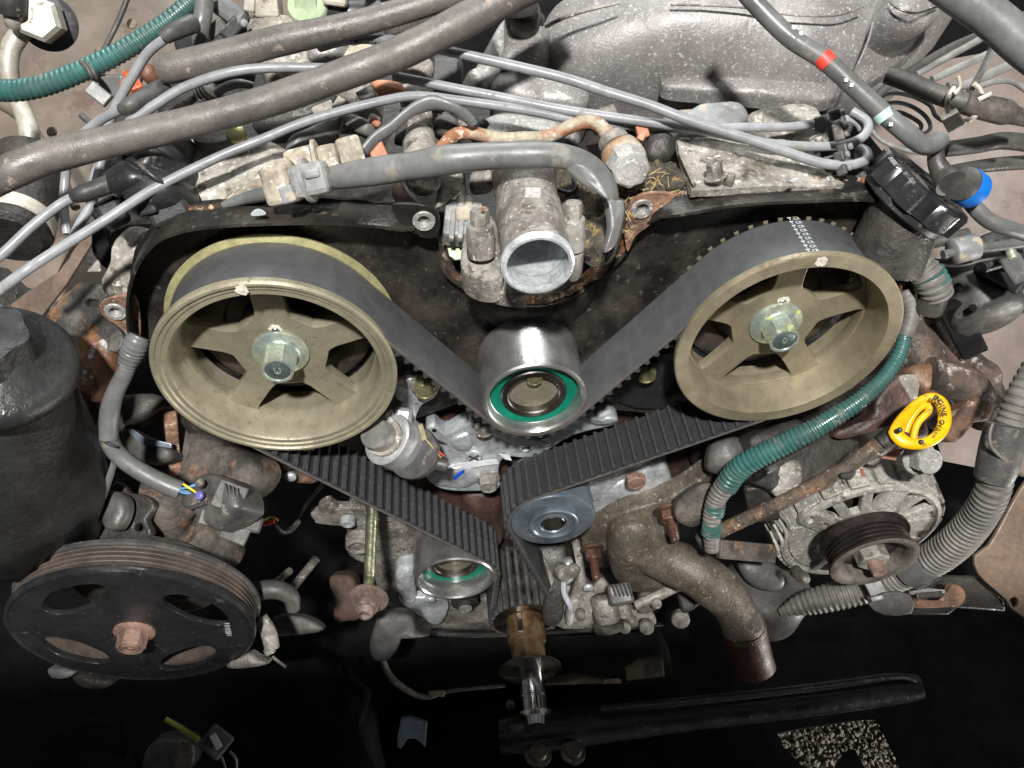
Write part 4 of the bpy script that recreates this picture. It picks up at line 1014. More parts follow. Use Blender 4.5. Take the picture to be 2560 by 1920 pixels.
tube('dark_loop', 'z1', '1280,560,54,60 1400,500,54.5,80 1520,470,54.5,90 1640,500,54.8,60', m_black, t, seg=12)
t = thing('ignition_cluster', 'jumble of dark clips and dusty pipe stubs showing between the wires', 'fittings')
for k, (x, y, x2, y2, d_, w_, m_) in enumerate(((900, 60, 960, 20, 58, 1.4, m_dark), (1000, 60, 1060, 30, 58, 1.6, m_hosegrey), (880, 330, 905, 300, 53.5, 1.2, m_hosedark), (925, 330, 940, 290, 53.5, .9, m_hosegrey), (1100, 300, 1140, 330, 54, 1.6, m_hosedark), (1135, 330, 1175, 300, 54, 1.2, m_castdirty), (1180, 350, 1210, 300, 55, 1.0, m_dark), (700, 240, 760, 215, 55.5, 1.6, m_castdirty), (640, 260, 690, 250, 55.5, 1.3, m_dark), (900, 255, 940, 235, 55, 1.4, m_dark), (1560, 330, 1600, 300, 56, 1.6, m_dark), (1480, 310, 1540, 290, 57, 1.8, m_castdirty))):
    cyl('pipe_stub', D(x, y, d_), D(x2, y2, d_), w_*.5, m_, t, seg=20)
    if k % 2: bar('clip', D(x-8, y+6, d_-.4), D(x+16, y-8, d_-.4), .5, .4, m_blackdust, t, bev=.08)
# castings between the hoses
t = thing('throttle_body', 'pale pitted aluminium housing between and under the two thick hoses', 'casting')
dome('housing', 'z1', '1590,180 1640,150 1800,150 2000,200 2250,320 2400,420 2380,600 2200,640 1900,600 1750,560 1680,450 1600,300', plane_c(760, 140, 58, -20, 0), 2.0, m_castdusty if False else m_castdust, t, back=4, rings=8, e=.5)
dome('lobe', 'c4', '820,420 940,380 1100,390 1190,430 1160,540 1040,600 830,600', plane_c(820, 130, 56, -10, 0), 1.2, m_castwarm, t, back=2, e=.6)
dome('lobe', 'c4', '1130,520 1290,450 1400,440 1500,500 1300,640 1100,640', plane_c(900, 150, 56.5, -10, 0), 1.0, m_beige, t, back=2, e=.6)
dome('block', 'c4', '1600,600 1940,560 1945,720 1740,740 1600,700', plane_c(1030, 175, 56, -15, 0), .8, m_castdust, t, back=3, rings=5, e=.3)
dome('block', 'c4', '1640,840 1740,820 1950,830 1950,930 1700,960', plane_c(1040, 240, 55.5, -15, 0), .8, m_castdust, t, back=3, rings=5, e=.3)
bar('black_column', D(1115, 150, 57), D(1110, 280, 57), 2.6, 2.0, m_black, t, bev=.5)
bar('black_bar', D(960, 78, 56), D(1150, 30, 57), 1.6, 1.2, m_dark, t, bev=.5)
t = thing('orange_clip', 'faded orange plastic piece poking out under the lower thick hose', 'clip')
dome('clip', 'c4', '1395,770 1470,745 1660,770 1700,830 1660,880 1490,890 1440,840', plane_c(970, 222, 53.5, 0, 0), .4, m_orange, t, back=.6, rings=4, e=.4)
t = thing('orange_lever', 'bright orange lever with brown round knob behind the upper left wires', 'lever')
bar('lever', D(322, 180, 56), D(345, 226, 55.6), .9, .5, m_orangeb, t, bev=.15)
dome('knob', 'z1', '920,430 980,420 1020,460 1010,530 950,540 915,490', plane_c(378, 186, 57), .8, mat('brown_plastic', (.30, .13, .08), (.2, .09, .06), .5), t, back=1, e=.6)
bar('bracket', D(250, 215, 57), D(315, 215, 57), 1.6, .6, m_hosegrey, t, bev=.2)
bar('bracket', D(355, 160, 58), D(335, 220, 58), .8, .6, m_dark, t, bev=.2)
tube('hook', 'z1', '820,470,57,60 800,540,57,70 830,610,56.5,60', m_orange, t, seg=10)
t = thing('distributor_cap', 'black plastic distributor cap and shells at the left above the cover corner', 'distributor')
p0, p1 = D(395, 470, 50.5), D(350, 420, 47.5)
mesh('cap', lathe([(2.2, -1.5), (2.6, 0), (2.6, 1.2), (2.3, 1.8), (1.9, 3.0), (1.2, 3.2), (0, 3.2)], D(405, 462, 51), uv*.5-dv*.6-rv*.5, 40), m_black, t)
dome('shell', 'z1', '730,1060 850,1010 1000,960 1080,1000 1060,1080 1120,1120 1150,1220 1100,1300 960,1370 880,1370 820,1280 740,1230 700,1150', plane_c(365, 455, 48.5, -10, -15), 1.3, m_black, t, back=2, rings=7, e=.5)
dome('shell', 'z1', '690,1120 780,1050 860,1050 960,1130 900,1220 760,1260 700,1200', plane_c(318, 450, 47.8, -5, -20), 1.0, m_black, t, back=1, e=.5)
tube('rib', 'z1', '800,1010,47,40 880,1050,46.6,40 980,1130,46.6,38 1050,1180,47,36', m_black, t, seg=10)
bar('terminal', D(345, 520, 48), D(395, 508, 48), 1.1, 1.3, m_black, t, bev=.2)
bar('terminal', D(262, 505, 49), D(300, 560, 49), 1.6, 1.4, m_black, t, bev=.3)
bar('terminal', D(375, 545, 48.5), D(470, 505, 48.8), 1.5, 1.2, m_black, t, bev=.3)
dome('dark_shell', 'z1', '930,930 1100,880 1230,900 1240,1000 1160,1060 1040,1040', plane_c(430, 380, 51, -5, 0), 1.2, m_hosedark, t, back=2, e=.5)
bar('grey_plate', D(375, 390, 49.5), D(400, 425, 49.5), 1.6, .5, m_hosegrey, t, bev=.1)
t = thing('left_valve_cover', 'pale pitted aluminium valve cover under the grey wires on the left', 'valve cover')
dome('cover', 'z1', '1180,1100 1230,960 1330,870 1500,900 1650,930 1800,960 1900,1030 1850,1200 1700,1330 1500,1400 1280,1340 1200,1240', plane_c(590, 440, 52, -25, 0), 1.0, m_castdust, t, back=3, rings=8, e=.35, amp=.3)
dome('lower_cover', 'z4', '795,-20 870,-80 980,-60 960,30 900,140 860,260 830,350 770,370 700,360 680,300 740,180 760,60', plane_c(310, 650, 54, -10, -20), .8, m_castdust, t, back=2, rings=6, e=.35)
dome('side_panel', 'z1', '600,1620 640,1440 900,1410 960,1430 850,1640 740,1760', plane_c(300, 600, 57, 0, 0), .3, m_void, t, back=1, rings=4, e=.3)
mesh('oil_fitting', lathe([(1.5, 0), (1.55, .6), (1.2, .8), (1.1, .8), (1.0, .5), (0, .5)], D(545, 350, 51.5), uv*.7-dv*.7, 36), m_hosedark, t)
cyl('oily_stub', D(595, 342, 51), D(588, 330, 50.3), .6, m_yel, t)
bar('bracket', D(470, 360, 53), D(500, 400, 52.5), 1.6, .5, m_castdust, t, bev=.15)
t = thing('intake_runner', 'grey-brown folded plastic runners in the middle above the beige plugs', 'duct')
dome('fin', 'c4', '610,1410 640,1270 760,1210 960,1110 1110,1060 1140,1080 1100,1220 1080,1370 900,1380 800,1370', plane_c(780, 335, 53, 0, 25), .9, m_hosegrey, t, back=2.5, rings=6, e=.35)
dome('fin', 'c4', '1135,1075 1190,1050 1300,1080 1430,1140 1430,1200 1390,1270 1290,1250 1180,1180', plane_c(880, 312, 53, 0, -20), .7, m_loomgrey, t, back=2, rings=6, e=.35)
dome('dark_body', 'c4', '300,1150 500,1080 900,970 1100,900 1000,1060 700,1160 400,1200', plane_c(700, 290, 54.5, -10, 0), .8, m_dark, t, back=2, e=.5)
bar('pale_tab', D(838, 275, 53.5), D(855, 245, 53.5), .6, .4, m_castdust, t)
bar('pale_tab', D(785, 285, 54), D(835, 265, 54), .9, .5, m_castdust, t)
t = thing('small_orange_cap', 'small faded orange cap behind the wrinkled taped harness', 'cap')
bar('cap', D(932, 312, 52), D(945, 298, 52), .8, .6, m_orange, t, bev=.2)
t = thing('orange_wedge', 'faded orange wedge between beige plug and grey post', 'clip')
bar('wedge', D(925, 385, 49.5), D(962, 368, 49.5), 1.3, .6, m_orange, t, bev=.1)
t = thing('orange_injector', 'orange plastic tip right of the banjo bolt under the wires', 'connector')
bar('tip', D(1590, 330, 52), D(1618, 320, 52), 1.1, .6, m_orange, t, bev=.1); bar('tip_face', D(1598, 352, 52), D(1612, 325, 52), .5, .5, m_orange, t, bev=.1)
t = thing('coolant_fitting', 'dusty grey cylinder with an oval pale end below the grey sleeve', 'fitting')
p0, p1 = D(1046, 340, 52.5), D(1062, 478, 47.6)
mesh('barrel', lathe([(1.0, -.3), (1.12, .1), (1.12, 3.0), (1.08, 4.2), (1.14, 5.0), (1.12, 5.8), (1.0, 5.9), (0, 5.9)], p0, p1-p0, 40), m_castdust, t)
bar('square_head', D(1040, 290, 53), D(1040, 340, 52.5), 2.2, 2.0, m_castdirty, t, bev=.2)
bar('dark_plate', D(1010, 300, 52), D(1000, 360, 51.5), .8, .8, m_dark, t, bev=.2)
dome('grey_hose_end', 'z2', '620,760 700,740 770,800 760,860 690,890 600,850', plane_c(1115, 318, 53), .8, m_hosedark, t, back=1, e=.6)
dome('pink_hose', 'z2', '340,1210 390,1170 440,1250 500,1310 420,1330 350,1290', plane_c(1010, 488, 50), .6, mat('faded_pink', (.34, .22, .19), (.24, .15, .13), .6), t, back=1, e=.6)
dome('sheet_fold', 'z2', '620,1130 780,1110 780,1210 740,1260 620,1340 640,1220', plane_c(1120, 470, 50, 0, 20), .3, m_castdirty, t, back=.5, rings=4, e=.4)
dome('grey_lump', 'z2', '850,1110 990,1100 985,1180 940,1220 840,1220', plane_c(1208, 452, 51, 0, 0), .5, m_castdirty, t, back=1, e=.5)
# debris in the valley of the engine
V = []; F = []; rnd = random.Random(5)
o = dome('matted_debris', 'z2', '1400,1080 1560,1130 1800,1130 2010,1040 2160,1050 2230,1150 2180,1250 1900,1260 1840,1400 1760,1600 1620,1640 1500,1500 1400,1300', plane_c(1530, 500, 51, -35, 0), .5, m_moss, None, back=1, rings=8, amp=.5, fr=1.1, e=.4)
struct(tag(o, 'dark matted dirt with straw in the engine valley right of the outlet', 'debris'), 'stuff'); o['kind'] = 'stuff'
for k in range(150):
    px, py = 850+rnd.uniform(1520, 2120)/2.572, rnd.uniform(1080, 1500)/2.572
    if px > 1600 and py > 490: continue
    p = D(px, py, 49.8+rnd.uniform(-.2, .5)); dr = Vector((rnd.uniform(-1, 1), rnd.uniform(-1, 1), rnd.uniform(-.3, 1))).normalized(); s_ = dr.cross(dv).normalized()*.025
    l = rnd.uniform(.3, .9); n_ = len(V)
    V += [p-s_, p+s_, p+s_+dr*l, p-s_+dr*l, p+dv*.04, p+dv*.04+dr*l]; F += [(n_, n_+1, n_+2, n_+3), (n_, n_+3, n_+5, n_+4), (n_+1, n_+4, n_+5, n_+2)]
o = mesh('straw', (V, F), m_straw, ang=None); tag(o, 'loose dry straw bits in the dirt beside the banjo bolt', 'straw'); o['kind'] = 'stuff'
tg_(tube('black_tube', 'z2', '1590,1660,48.5,50 1660,1560,49,60 1720,1490,49.5,60', m_gloss, seg=14), 'short glossy black tube between the outlet and the crushed sleeve end', 'tube')
tg_(tube('dark_loop', 'z2', '1400,1220,50,30 1480,1240,50,30 1520,1200,50,30 1500,1150,50.5,30', m_black, seg=10), 'small black wire loop in the dirt right of the outlet', 'wire')

# right side above the cover
t = thing('right_valve_cover', 'dust-covered sloping aluminium plate and cover above the right pulley', 'valve cover')
sheet('dusty_plate', [D(1690, 345, 53), D(1960, 350, 54), D(2110, 462, 50.5), D(1730, 478, 49.5)], m_castdust, t, amp=.15, fr=.4, nx=20, ny=16, thick=.5)
bar('edge_strip', D(1700, 380, 51.8), D(1736, 462, 49.4), .25, .3, m_castdust, t, bev=.05)
dome('rear_cover', 'z3', '430,770 470,740 620,720 740,700 860,710 900,770 950,830 930,900 700,910 500,860', plane_c(1965, 315, 56, -25, 0), .9, m_castdust, t, back=2, e=.45)
dome('grey_box', 'z3', '0,790 30,740 150,680 370,680 430,780 260,870 30,900', plane_c(1780, 305, 54.5, -20, 10), .5, m_greyplas, t, back=2, rings=4, e=.25)
bar('lug', D(2040, 345, 53), D(2050, 372, 52), .9, .6, m_castdust, t); bar('lug', D(2055, 335, 53), D(2062, 365, 52), .7, .6, m_castdust, t)
hexbolt('flange_bolt', D(1790, 440, 49.6), uv*.75-dv*.5-rv*.3, .52, .9, m_castdirty, t, washer=(.75, .12))
cyl('bolt_shank', D(1812, 448, 50), D(1835, 452, 49.8), .45, m_castdirty, t)
bar('dark_rail', D(2180, 470, 52.5), D(2090, 420, 53), 1.6, 1.2, m_dark, t, bev=.4)
t = thing('wire_comb', 'black plastic comb holding the looped grey wires on the right', 'clip')
for (x, y) in ((1030, 735), (1050, 820), (1060, 870), (1080, 955), (1060, 1005), (1075, 1090)):
    a_ = D(1700+(x-70)/2.572, (y+15)/2.572, 50.3); b_ = D(1700+x/2.572, (y-8)/2.572, 49.9)
    bar('finger', a_, b_, .7, .5, m_blackdust, t, bev=.15)
    cyl('finger_end', b_, b_+(b_-a_).normalized()*.3, .22, m_greyplas, t)
bar('spine', D(2070, 285, 52.6), D(2100, 420, 52.4), 2.0, .6, m_black, t, bev=.15)
bar('spine', D(2090, 320, 52), D(2125, 330, 52), 1.2, .7, m_blackdust, t, bev=.15)
t = thing('dark_manifold', 'shadowed dark bracketry beneath the intake at the right', 'bracket')
dome('lump', 'z2', '1960,900 2040,850 2130,870 2160,940 2120,1030 2020,1060 1960,1000', plane_c(1645, 370, 53), .9, m_dark, t, back=1, e=.6)
dome('lump', 'z2', '2080,740 2300,720 2330,900 2180,960 2120,880', plane_c(1700, 320, 56), .8, m_castdirty, t, back=1, e=.5)
dome('lump', 'z3', '560,640 750,650 950,700 800,760 600,740', plane_c(1980, 275, 60), .6, m_dark, t, back=1, e=.6)
# oil filler cap
t = thing('oil_filler_cap', 'black ribbed oil filler cap with worn concentric rings, at the cover corner', 'cap')
cb = D(2292, 500, 52.0); ct = D(2331, 449, 50.4); axo = (ct-cb).normalized()
axo = (rv*.52+uv*.62-dv*.59).normalized(); ct = D(2322, 455, 50.0); Ro = 3.35
lob = lambda th, tt: 1+(.055*(1 if math.cos(8*th) > .1 else (-1 if math.cos(8*th) < -.25 else 0)) if tt > -2.0 else 0)
mesh('cap', lathe([(Ro*.9, -1.75), (Ro, -1.6), (Ro, -.25), (Ro*.95, -.04), (Ro*.9, 0), (Ro*.72, .02), (Ro*.66, -.1), (0, -.1)], ct, axo, 96, rfun=lob), m_gloss, t, ang=32)
for r_ in (.60, .50, .40, .28):
    mesh('raised_ring', ringloop([(Ro*r_, -.1), (Ro*r_, -.04), (Ro*(r_-.04), -.04), (Ro*(r_-.04), -.1)], ct, axo, 64), mat('dusty_ring', (.10, .09, .075), (.04, .035, .03), .5, bump=.5), t)
axn2 = (rv*.12+uv*.82-dv*.5).normalized()
mesh('neck', lathe([(2.6, -4.6), (2.5, -3), (2.35, -1.2), (2.3, .2)], ct-axo*1.6, axn2, 48), m_dark, t)
mesh('under_ring', lathe([(3.0, -2.2), (3.1, -2.1), (3.1, -1.7)], ct, axo, 64), m_black, t)
# looped grey cables on the right
for k, (s_, lab) in enumerate((
    ('1270,660,56,26 1310,615,56,27 1400,600,56,27 1520,630,56,27 1610,680,56,26 1640,740,56,26 1690,780,56,24', 'uppermost looped grey cable right of the striped hose'),
    ('1290,670,56.5,26 1400,660,56.5,27 1500,690,56.5,27 1580,750,56.5,27 1610,820,56.5,26 1560,860,56.5,26 1440,860,56.5,26', 'second looped grey cable, its coil closing under the striped hose'),
    ('1310,730,57,26 1400,720,57,27 1480,750,57,27 1550,800,57,27 1540,850,57,25', 'innermost small looped grey cable right of the striped hose'),
    ('1210,760,56.2,26 1230,830,56,26 1290,900,56,27 1400,950,56,28 1550,985,56,28 1660,990,56,28', 'lowest looped grey cable passing under the striped hose end'),
    ('2020,230,49.5,40 2005,310,50.5,42 1960,420,51.5,42 1905,520,52.5,42 1860,600,53.2,38', 'grey cable dropping from the fat corner hose to the white clip'),
    ('1520,480,57,40 1700,380,57,44 1900,270,57,46 2050,180,57,46', 'straight grey cable rising right behind the intake edge'),
    ('1620,510,58,46 1800,430,58,50 2000,340,58,50 2300,200,58,52', 'second straight grey cable rising right behind the intake edge'),
    ('1720,560,57.5,60 1850,540,57.5,60 2050,450,57.5,62 2300,350,57.5,62', 'thick grey cable rising to the right edge above the clip'),
    ('1850,590,57,40 2000,530,57,40 2120,520,57,40 2200,560,57,40 2300,640,57,40', 'grey cable arching over behind the white clip'))):
    tg_(tube('grey_cable', 'z3', s_, m_wiredull, seg=12), lab, 'cable', 'grey cables at the upper right')

# ================================================================ LEFT SIDE
m_resv = mat('matt_black_metal', (.018, .018, .0185), (.036, .036, .036), .40, scale=20, fine=250, bump=.5, contrast=(.4, .7))
t = thing('fluid_reservoir', 'dull black steering fluid reservoir with a flat lid at the left edge', 'reservoir')
la = D(-25, 905, 47.5); lb = D(75, 1330, 62); axr = (lb-la).normalized()
mesh('body', lathe([(4.0, .6), (4.1, 1.5), (4.5, 3.5), (5.3, 8), (5.9, 13), (5.7, 18), (3, 21)], la, axr, 72), m_resv, t, ang=50)
mesh('lid', lathe([(1.9, -1.6), (2.5, -1.5), (3.0, -.7), (4.3, -.45), (4.75, -.1), (4.9, .3), (4.85, .8), (4.5, 1.1), (4.0, 1.1)], la, axr, 72), m_resv, t, ang=50)
mesh('cap', lathe([(1.7, -3.2), (2.3, -3.0), (2.6, -1.5), (2.7, -.5)], la+axr*.2, axr, 48, rfun=lambda th, tt: 1+.06*math.cos(6*th)), m_resv, t, ang=50)
t = thing('engine_bracket', 'rust-blotched dark steel bracket with slots left of the cover', 'bracket')
slab('plate', 'z4', '270,520 330,440 480,290 560,270 690,300 700,350 640,400 640,470 690,520 760,570 790,640 740,720 620,700 560,800 430,820 400,700 360,600', plane_c(200, 850, 57, -10, -15), .6, mat('peeling_bracket', (.055, .05, .047), (.20, .19, .17), .45, .2, scale=35, fine=250, bump=.7, contrast=(.45, .7), rust=((.26, .12, .05), .22, 40)), t, holes=('540,400 560,380 620,385 635,400 620,420 560,425', '410,650 430,640 470,655 475,672 440,675'), bev=.12, smooth=2)
dome('rusty_arm', 'z4', '400,800 470,790 580,700 600,640 720,620 770,680 740,760 720,900 650,990 600,1040 480,980 420,900', plane_c(225, 950, 57, -5, -10), .8, mat('bracket_rust', (.23, .11, .065), (.06, .045, .04), .7, .1, scale=40, fine=250, bump=.8, contrast=(.42, .58), spots=((.42, .40, .38), .1, 60)), t, back=2, e=.45)
dome('lower_arm', 'z4', '430,900 560,1000 650,1040 700,1150 640,1230 520,1090 450,1000', plane_c(225, 1010, 59, -5, -10), .6, m_rustmild, t, back=2, e=.5)
dome('inner_boss', 'z4', '770,1010 990,990 1080,1050 1100,1080 900,1160 770,1200 760,1100', plane_c(360, 1030, 61, -10, 0), .7, m_dark, t, back=2, e=.5)
dome('inner_boss', 'z4', '790,1210 920,1260 1100,1330 1110,1420 950,1440 820,1380', plane_c(370, 1120, 62, -10, 0), .6, m_hosedark, t, back=2, e=.5)
slab('blue_glint_plate', 'z4', '800,1210 850,1215 930,1270 1100,1310 1100,1340 900,1310', plane_c(365, 1095, 61, 0, 0), .3, m_bluegrey, t, bev=.05)
t = thing('sensor_harness', 'grey sleeved cable at the left ending in a dusty black square plug', 'harness')
tube('wrapped_end', 'z4', '900,620,50.5,120 880,660,50.5,150 850,730,50.8,150 820,800,51,130', m_hosegrey, t, seg=18, wob=.3, rib=(.30, .05))
tube('sleeve', 'z4', '835,790,51,105 790,880,51.2,112 740,980,51.5,115 710,1080,52,118 700,1180,52.3,118 700,1280,52.5,112', m_hosegrey, t, seg=20, wob=.12)
tube('sleeve', 'z4', '700,1270,52.6,114 735,1350,53,118 830,1440,53.4,116 960,1520,53.8,116 1080,1580,54,118 1160,1610,54.2,120', m_hosegrey, t, seg=20, wob=.08, hollow=1)
tube('knot', 'z4', '660,1290,52.2,30 700,1310,52,24 750,1330,52.2,20', m_black, t, seg=8)
for k, (m_, s_) in enumerate(((m_wyel, '1180,1570,53.2,16 1210,1590,53.0,17 1250,1615,53.2,16 1275,1640,53.4,12'), (m_wblue, '1160,1600,53.6,18 1210,1590,53.4,18 1270,1570,53.5,18 1310,1560,53.8,16'), (m_wblue, '1160,1620,53.5,16 1200,1630,53.4,16 1240,1625,53.6,14'), (m_black, '1160,1610,53.7,40 1230,1620,53.8,40 1290,1620,54,30'))):
    tube('wire', 'z4', s_, m_, t, seg=8)
pc = plane_c(545, 1260, 53.5, -20, -20)
dome('plug', 'c5', '190,560 260,440 330,390 420,380 540,430 590,500 605,600 570,650 440,740 400,760 300,700 270,650 190,600', pc, 1.0, m_blackdust, t, back=1.8, rings=6, e=.28, flatten=.8)
for (x, y) in ((290, 440), (285, 525)):
    p = D(400+x/2.765, 1050+y/2.765, 52.7)
    cyl('seal', p, p+(uv*.3-dv-rv*.3).normalized()*.35, .32, m_violet if y > 500 else m_blackdust, t, seg=20)
bar('latch', D(540, 1230, 52.6), D(610, 1255, 52.6), 1.9, .4, m_blackdust, t, bev=.08)
for k in range(4): bar('latch_rib', D(562+k*10, 1208+k*4, 52.3), D(568+k*10, 1245+k*4, 52.3), .14, .25, m_black, t, bev=.03)
bar('lip', D(475, 1270, 52.8), D(520, 1255, 52.8), .3, .4, m_black, t, bev=.05)
bar('boss', D(500, 1290, 52.8), D(565, 1305, 53), 1.1, .6, m_blackdust, t, bev=.12)
bar('tail', D(555, 1320, 54), D(620, 1345, 54.5), 1.3, .6, m_blackdust, t, bev=.1)
bar('tail', D(590, 1300, 54.5), D(655, 1315, 55), 1.2, .8, m_blackdust, t, bev=.2)
t = thing('rusty_heat_shield', 'rusty curved shield below the left pulley', 'heat shield')
dome('shield', 'z4', '1060,1100 1100,1080 1250,1160 1420,1290 1600,1380 1660,1500 1560,1640 1350,1700 1150,1700 1120,1500 1090,1280', plane_c(520, 1150, 64, -10, -20), 1.2, m_rustmild, t, back=3, rings=7, e=.45, amp=.2)
bar('hot_edge', D(425, 1030, 61), D(440, 1190, 64), 1.0, .6, m_rust, t, bev=.2)
cyl('shield_tube', D(425, 1225, 63), D(400, 1390, 68), 2.3, m_rustmild, t)
cyl('shield_stub', D(470, 1330, 64), D(580, 1395, 67), 1.6, m_rustmild, t)
t = thing('steering_pump_bracket', 'dark grey pressed bracket with a small hole above the grooved pulley', 'bracket')
slab('plate', 'b1', '560,250 600,100 640,-20 700,-90 760,-60 790,-20 870,-10 930,30 935,80 890,140 915,200 910,245 800,260 650,270', plane_c(310, 1280, 61, -15, -10), .8, m_dark, t, holes=('820,180 840,168 862,178 866,200 845,212 822,204',), bev=.2, smooth=2)
dome('swelling', 'b1', '640,20 700,-30 780,10 790,100 740,200 660,200 620,100', plane_c(290, 1275, 60, -15, -10), .6, m_hosedark, t, back=.5, e=.6)
tg_(tube('flat_strap', 'f', '292,1130,57,14 275,1190,58,18 250,1250,59,26 215,1310,60,40 180,1365,61,50', m_hosegrey, seg=8, flat=lambda s: (1, .4)), 'flat grey strap slanting down beside the black reservoir', 'strap')
t = thing('steering_pulley', 'large black four-slot pulley with rusty grooves at the lower left', 'pulley')
px_, pz_, PR, py_ = -32.02, -20.61, 9.15, -7.0
prof = [(PR-.12, .10), (PR-.02, .28), (PR-.04, .50), (PR-.30, .62)]
yy = .62
for k in range(4):
    prof += [(PR-.22, yy), (PR-1.1, yy+.10), (PR-1.1, yy+.18), (PR-.22, yy+.28), (PR-.20, yy+.37)]; yy += .38
prof += [(PR-.2, yy+.04), (PR-.5, yy+.1), (PR-1.6, yy+.2), (PR-1.7, .6), (PR-.9, .5), (PR-.5, .08)]
m_groove = mat('rusty_groove', (.19, .145, .12), (.10, .085, .075), .45, .3, scale=30, fine=300, bump=.3, contrast=(.4, .65))
t_rim = mesh('grooved_rim', ringloop([(r_, y) for r_, y in prof[3:]], (px_, py_, pz_), seg=128), m_groove, t, ang=25)
polys = [circle2(0, 0, PR-.25, 128)]
for k in range(4):
    am = math.radians(22+90*k); P = []
    pts = [(7.0, .42), (7.55, .12), (7.55, -.15), (7.3, -.36), (6.3, -.40), (4.9, -.18), (4.6, .12), (4.9, .40), (6.0, .54)]
    for rr, aa in pts: P.append((rr*math.cos(am+aa), rr*math.sin(am+aa)))
    polys.append(smooth_poly(P, 4))
slab2('face', polys, (Vector((px_, py_, pz_)), Vector((1, 0, 0)), Vector((0, 0, 1)), YF), .45, m_gloss, t, bev=.06)
mesh('face_lip', ringloop([(PR-.45, 0.02), (PR-.25, -.10), (PR-.08, -.02), (PR, .2), (PR-.02, .5), (PR-.3, .6), (PR-.5, .5)], (px_, py_, pz_), seg=128), m_gloss, t, ang=40)
mesh('back_flange', ringloop([(PR-.4, yy), (PR-.05, yy+.02), (PR+.1, yy+.15), (PR+.08, yy+.42), (PR-.5, yy+.5), (PR-1.2, yy+.3)], (px_, py_, pz_), seg=128), m_blackdust, t, ang=30)
mesh('hub', lathe([(2.6, 3), (2.6, .45)], (px_, py_, pz_)), m_dark, t)
mesh('back_casting', lathe([(6.0, 5), (6.0, 4.4), (2.6, 3.2)], (px_, py_, pz_)), m_dark, t)
hexbolt('bolt', (px_, py_-.25, pz_), YF, 1.1, 1.25, m_rustpink, t, rot=.2, washer=(1.55, .35), wm=m_rustpink)
mesh('bolt_end', lathe([(.72, -.02), (.66, .10), (.5, .10), (.45, .02), (.2, .02), (.15, .10), (0, .1)], (px_, py_-.25-1.17, pz_), YF, 32), m_rustpink, t)
place_text('cast_mark', "NSDNN", .62, (px_+7.0, py_-.02, pz_-.9), (0.15, 0, 1), (-1, 0, .1), m_greyplas, t, ext=.02)
# things seen through and below the pulley
t = thing('steering_pump', 'tan-stained pump casting seen through the slots of the black pulley', 'pump')
dome('casting', 'b1', '1000,920 1080,880 1250,880 1310,920 1290,980 1180,1010 1060,1000', plane_y(-2.5), .4, mat('muddy', (.36, .30, .20), (.16, .15, .14), .8, scale=40, bump=.8, contrast=(.42, .6)), t, back=2)
dome('casting', 'b1', '340,830 480,820 560,870 580,930 480,980 380,960', plane_y(-2.8), .4, m_hosedark, t, back=2)
dome('casting', 'b1', '630,560 700,560 730,620 700,660 650,640', plane_y(-3.0), .4, m_rustmild, t, back=2)
dome('lower_casting', 'b1', '300,1050 450,1060 430,1100 330,1110', plane_c(150, 1680, 66), .4, m_hosegrey, t, back=1)
dome('lower_casting', 'b1', '450,1080 680,1120 640,1170 500,1160', plane_c(230, 1700, 67), .4, m_dark, t, back=1)
dome('right_casting', 'b1', '1380,1040 1500,960 1580,990 1640,1020 1500,1050', plane_c(615, 1655, 66), .4, m_castdirty, t, back=1)
dome('left_casting', 'b1', '-60,370 60,360 150,400 110,470 0,480', plane_c(30, 1410, 62), .5, m_dark, t, back=1)
t = thing('steering_hose', 'dark bent hose coming out right of the black grooved pulley', 'hose')
tube('hose', 'b1', '1560,580,66,120 1680,570,66,115 1770,610,66.5,105 1790,690,67,80', m_hosedark, t, seg=18)
tube('lower_pipe', 'b1', '1590,740,66,80 1640,840,66,95 1660,930,66,90', m_castdirty, t, seg=16); tube('crimp', 'b1', '1640,930,66,70 1650,960,66,66', m_castdirty, t, seg=12)
tube('spigot', 'b1', '1660,980,66,22 1745,1045,66,18', m_castdirty, t, seg=8)

# ================================================================ LOWER CENTRE
t = thing('oil_pump_plate', 'shiny cast plate between the belts with blue ink and white paint strokes', 'casting')
slab('plate', 'z5', '555,1215 610,1200 680,1250 760,1210 830,1175 850,1120 1000,1100 1560,1120 1640,1140 1700,1110 1760,1120 1790,1160 1740,1200 1500,1260 1250,1400 1060,1400 1020,1500 1020,1600 800,1620 640,1600 560,1540 545,1480 560,1400 640,1380 690,1330 640,1300 570,1260', plane_y(4.5), 1.6, m_castclean, t, bev=.2, smooth=3)
dome('boss', 'z5', '570,1490 650,1460 800,1450 900,1500 860,1570 740,1590 620,1570', plane_y(4.45), .3, m_castclean, t, back=.6, e=.5)
dome('boss', 'z5', '720,1280 820,1250 850,1310 800,1350 730,1330', plane_y(4.4), .3, m_castclean, t, back=.3, e=.5)
dome('rib', 'z5', '850,1130 960,1140 1200,1260 1370,1310 1200,1330 980,1240', plane_y(4.4), .35, m_castclean, t, back=.3, e=.4)
dome('rib', 'z5', '1560,1120 1650,1150 1720,1125 1780,1140 1760,1165 1640,1185', plane_y(4.3), .2, m_castclean, t, back=.3, e=.4)
hx, hz = hit(plane_y(4.4), *q('z5', '606,1225')[0]); cyl('hole', (hx, 4.45, hz), (hx, 4.36, hz), .2, m_void, t)
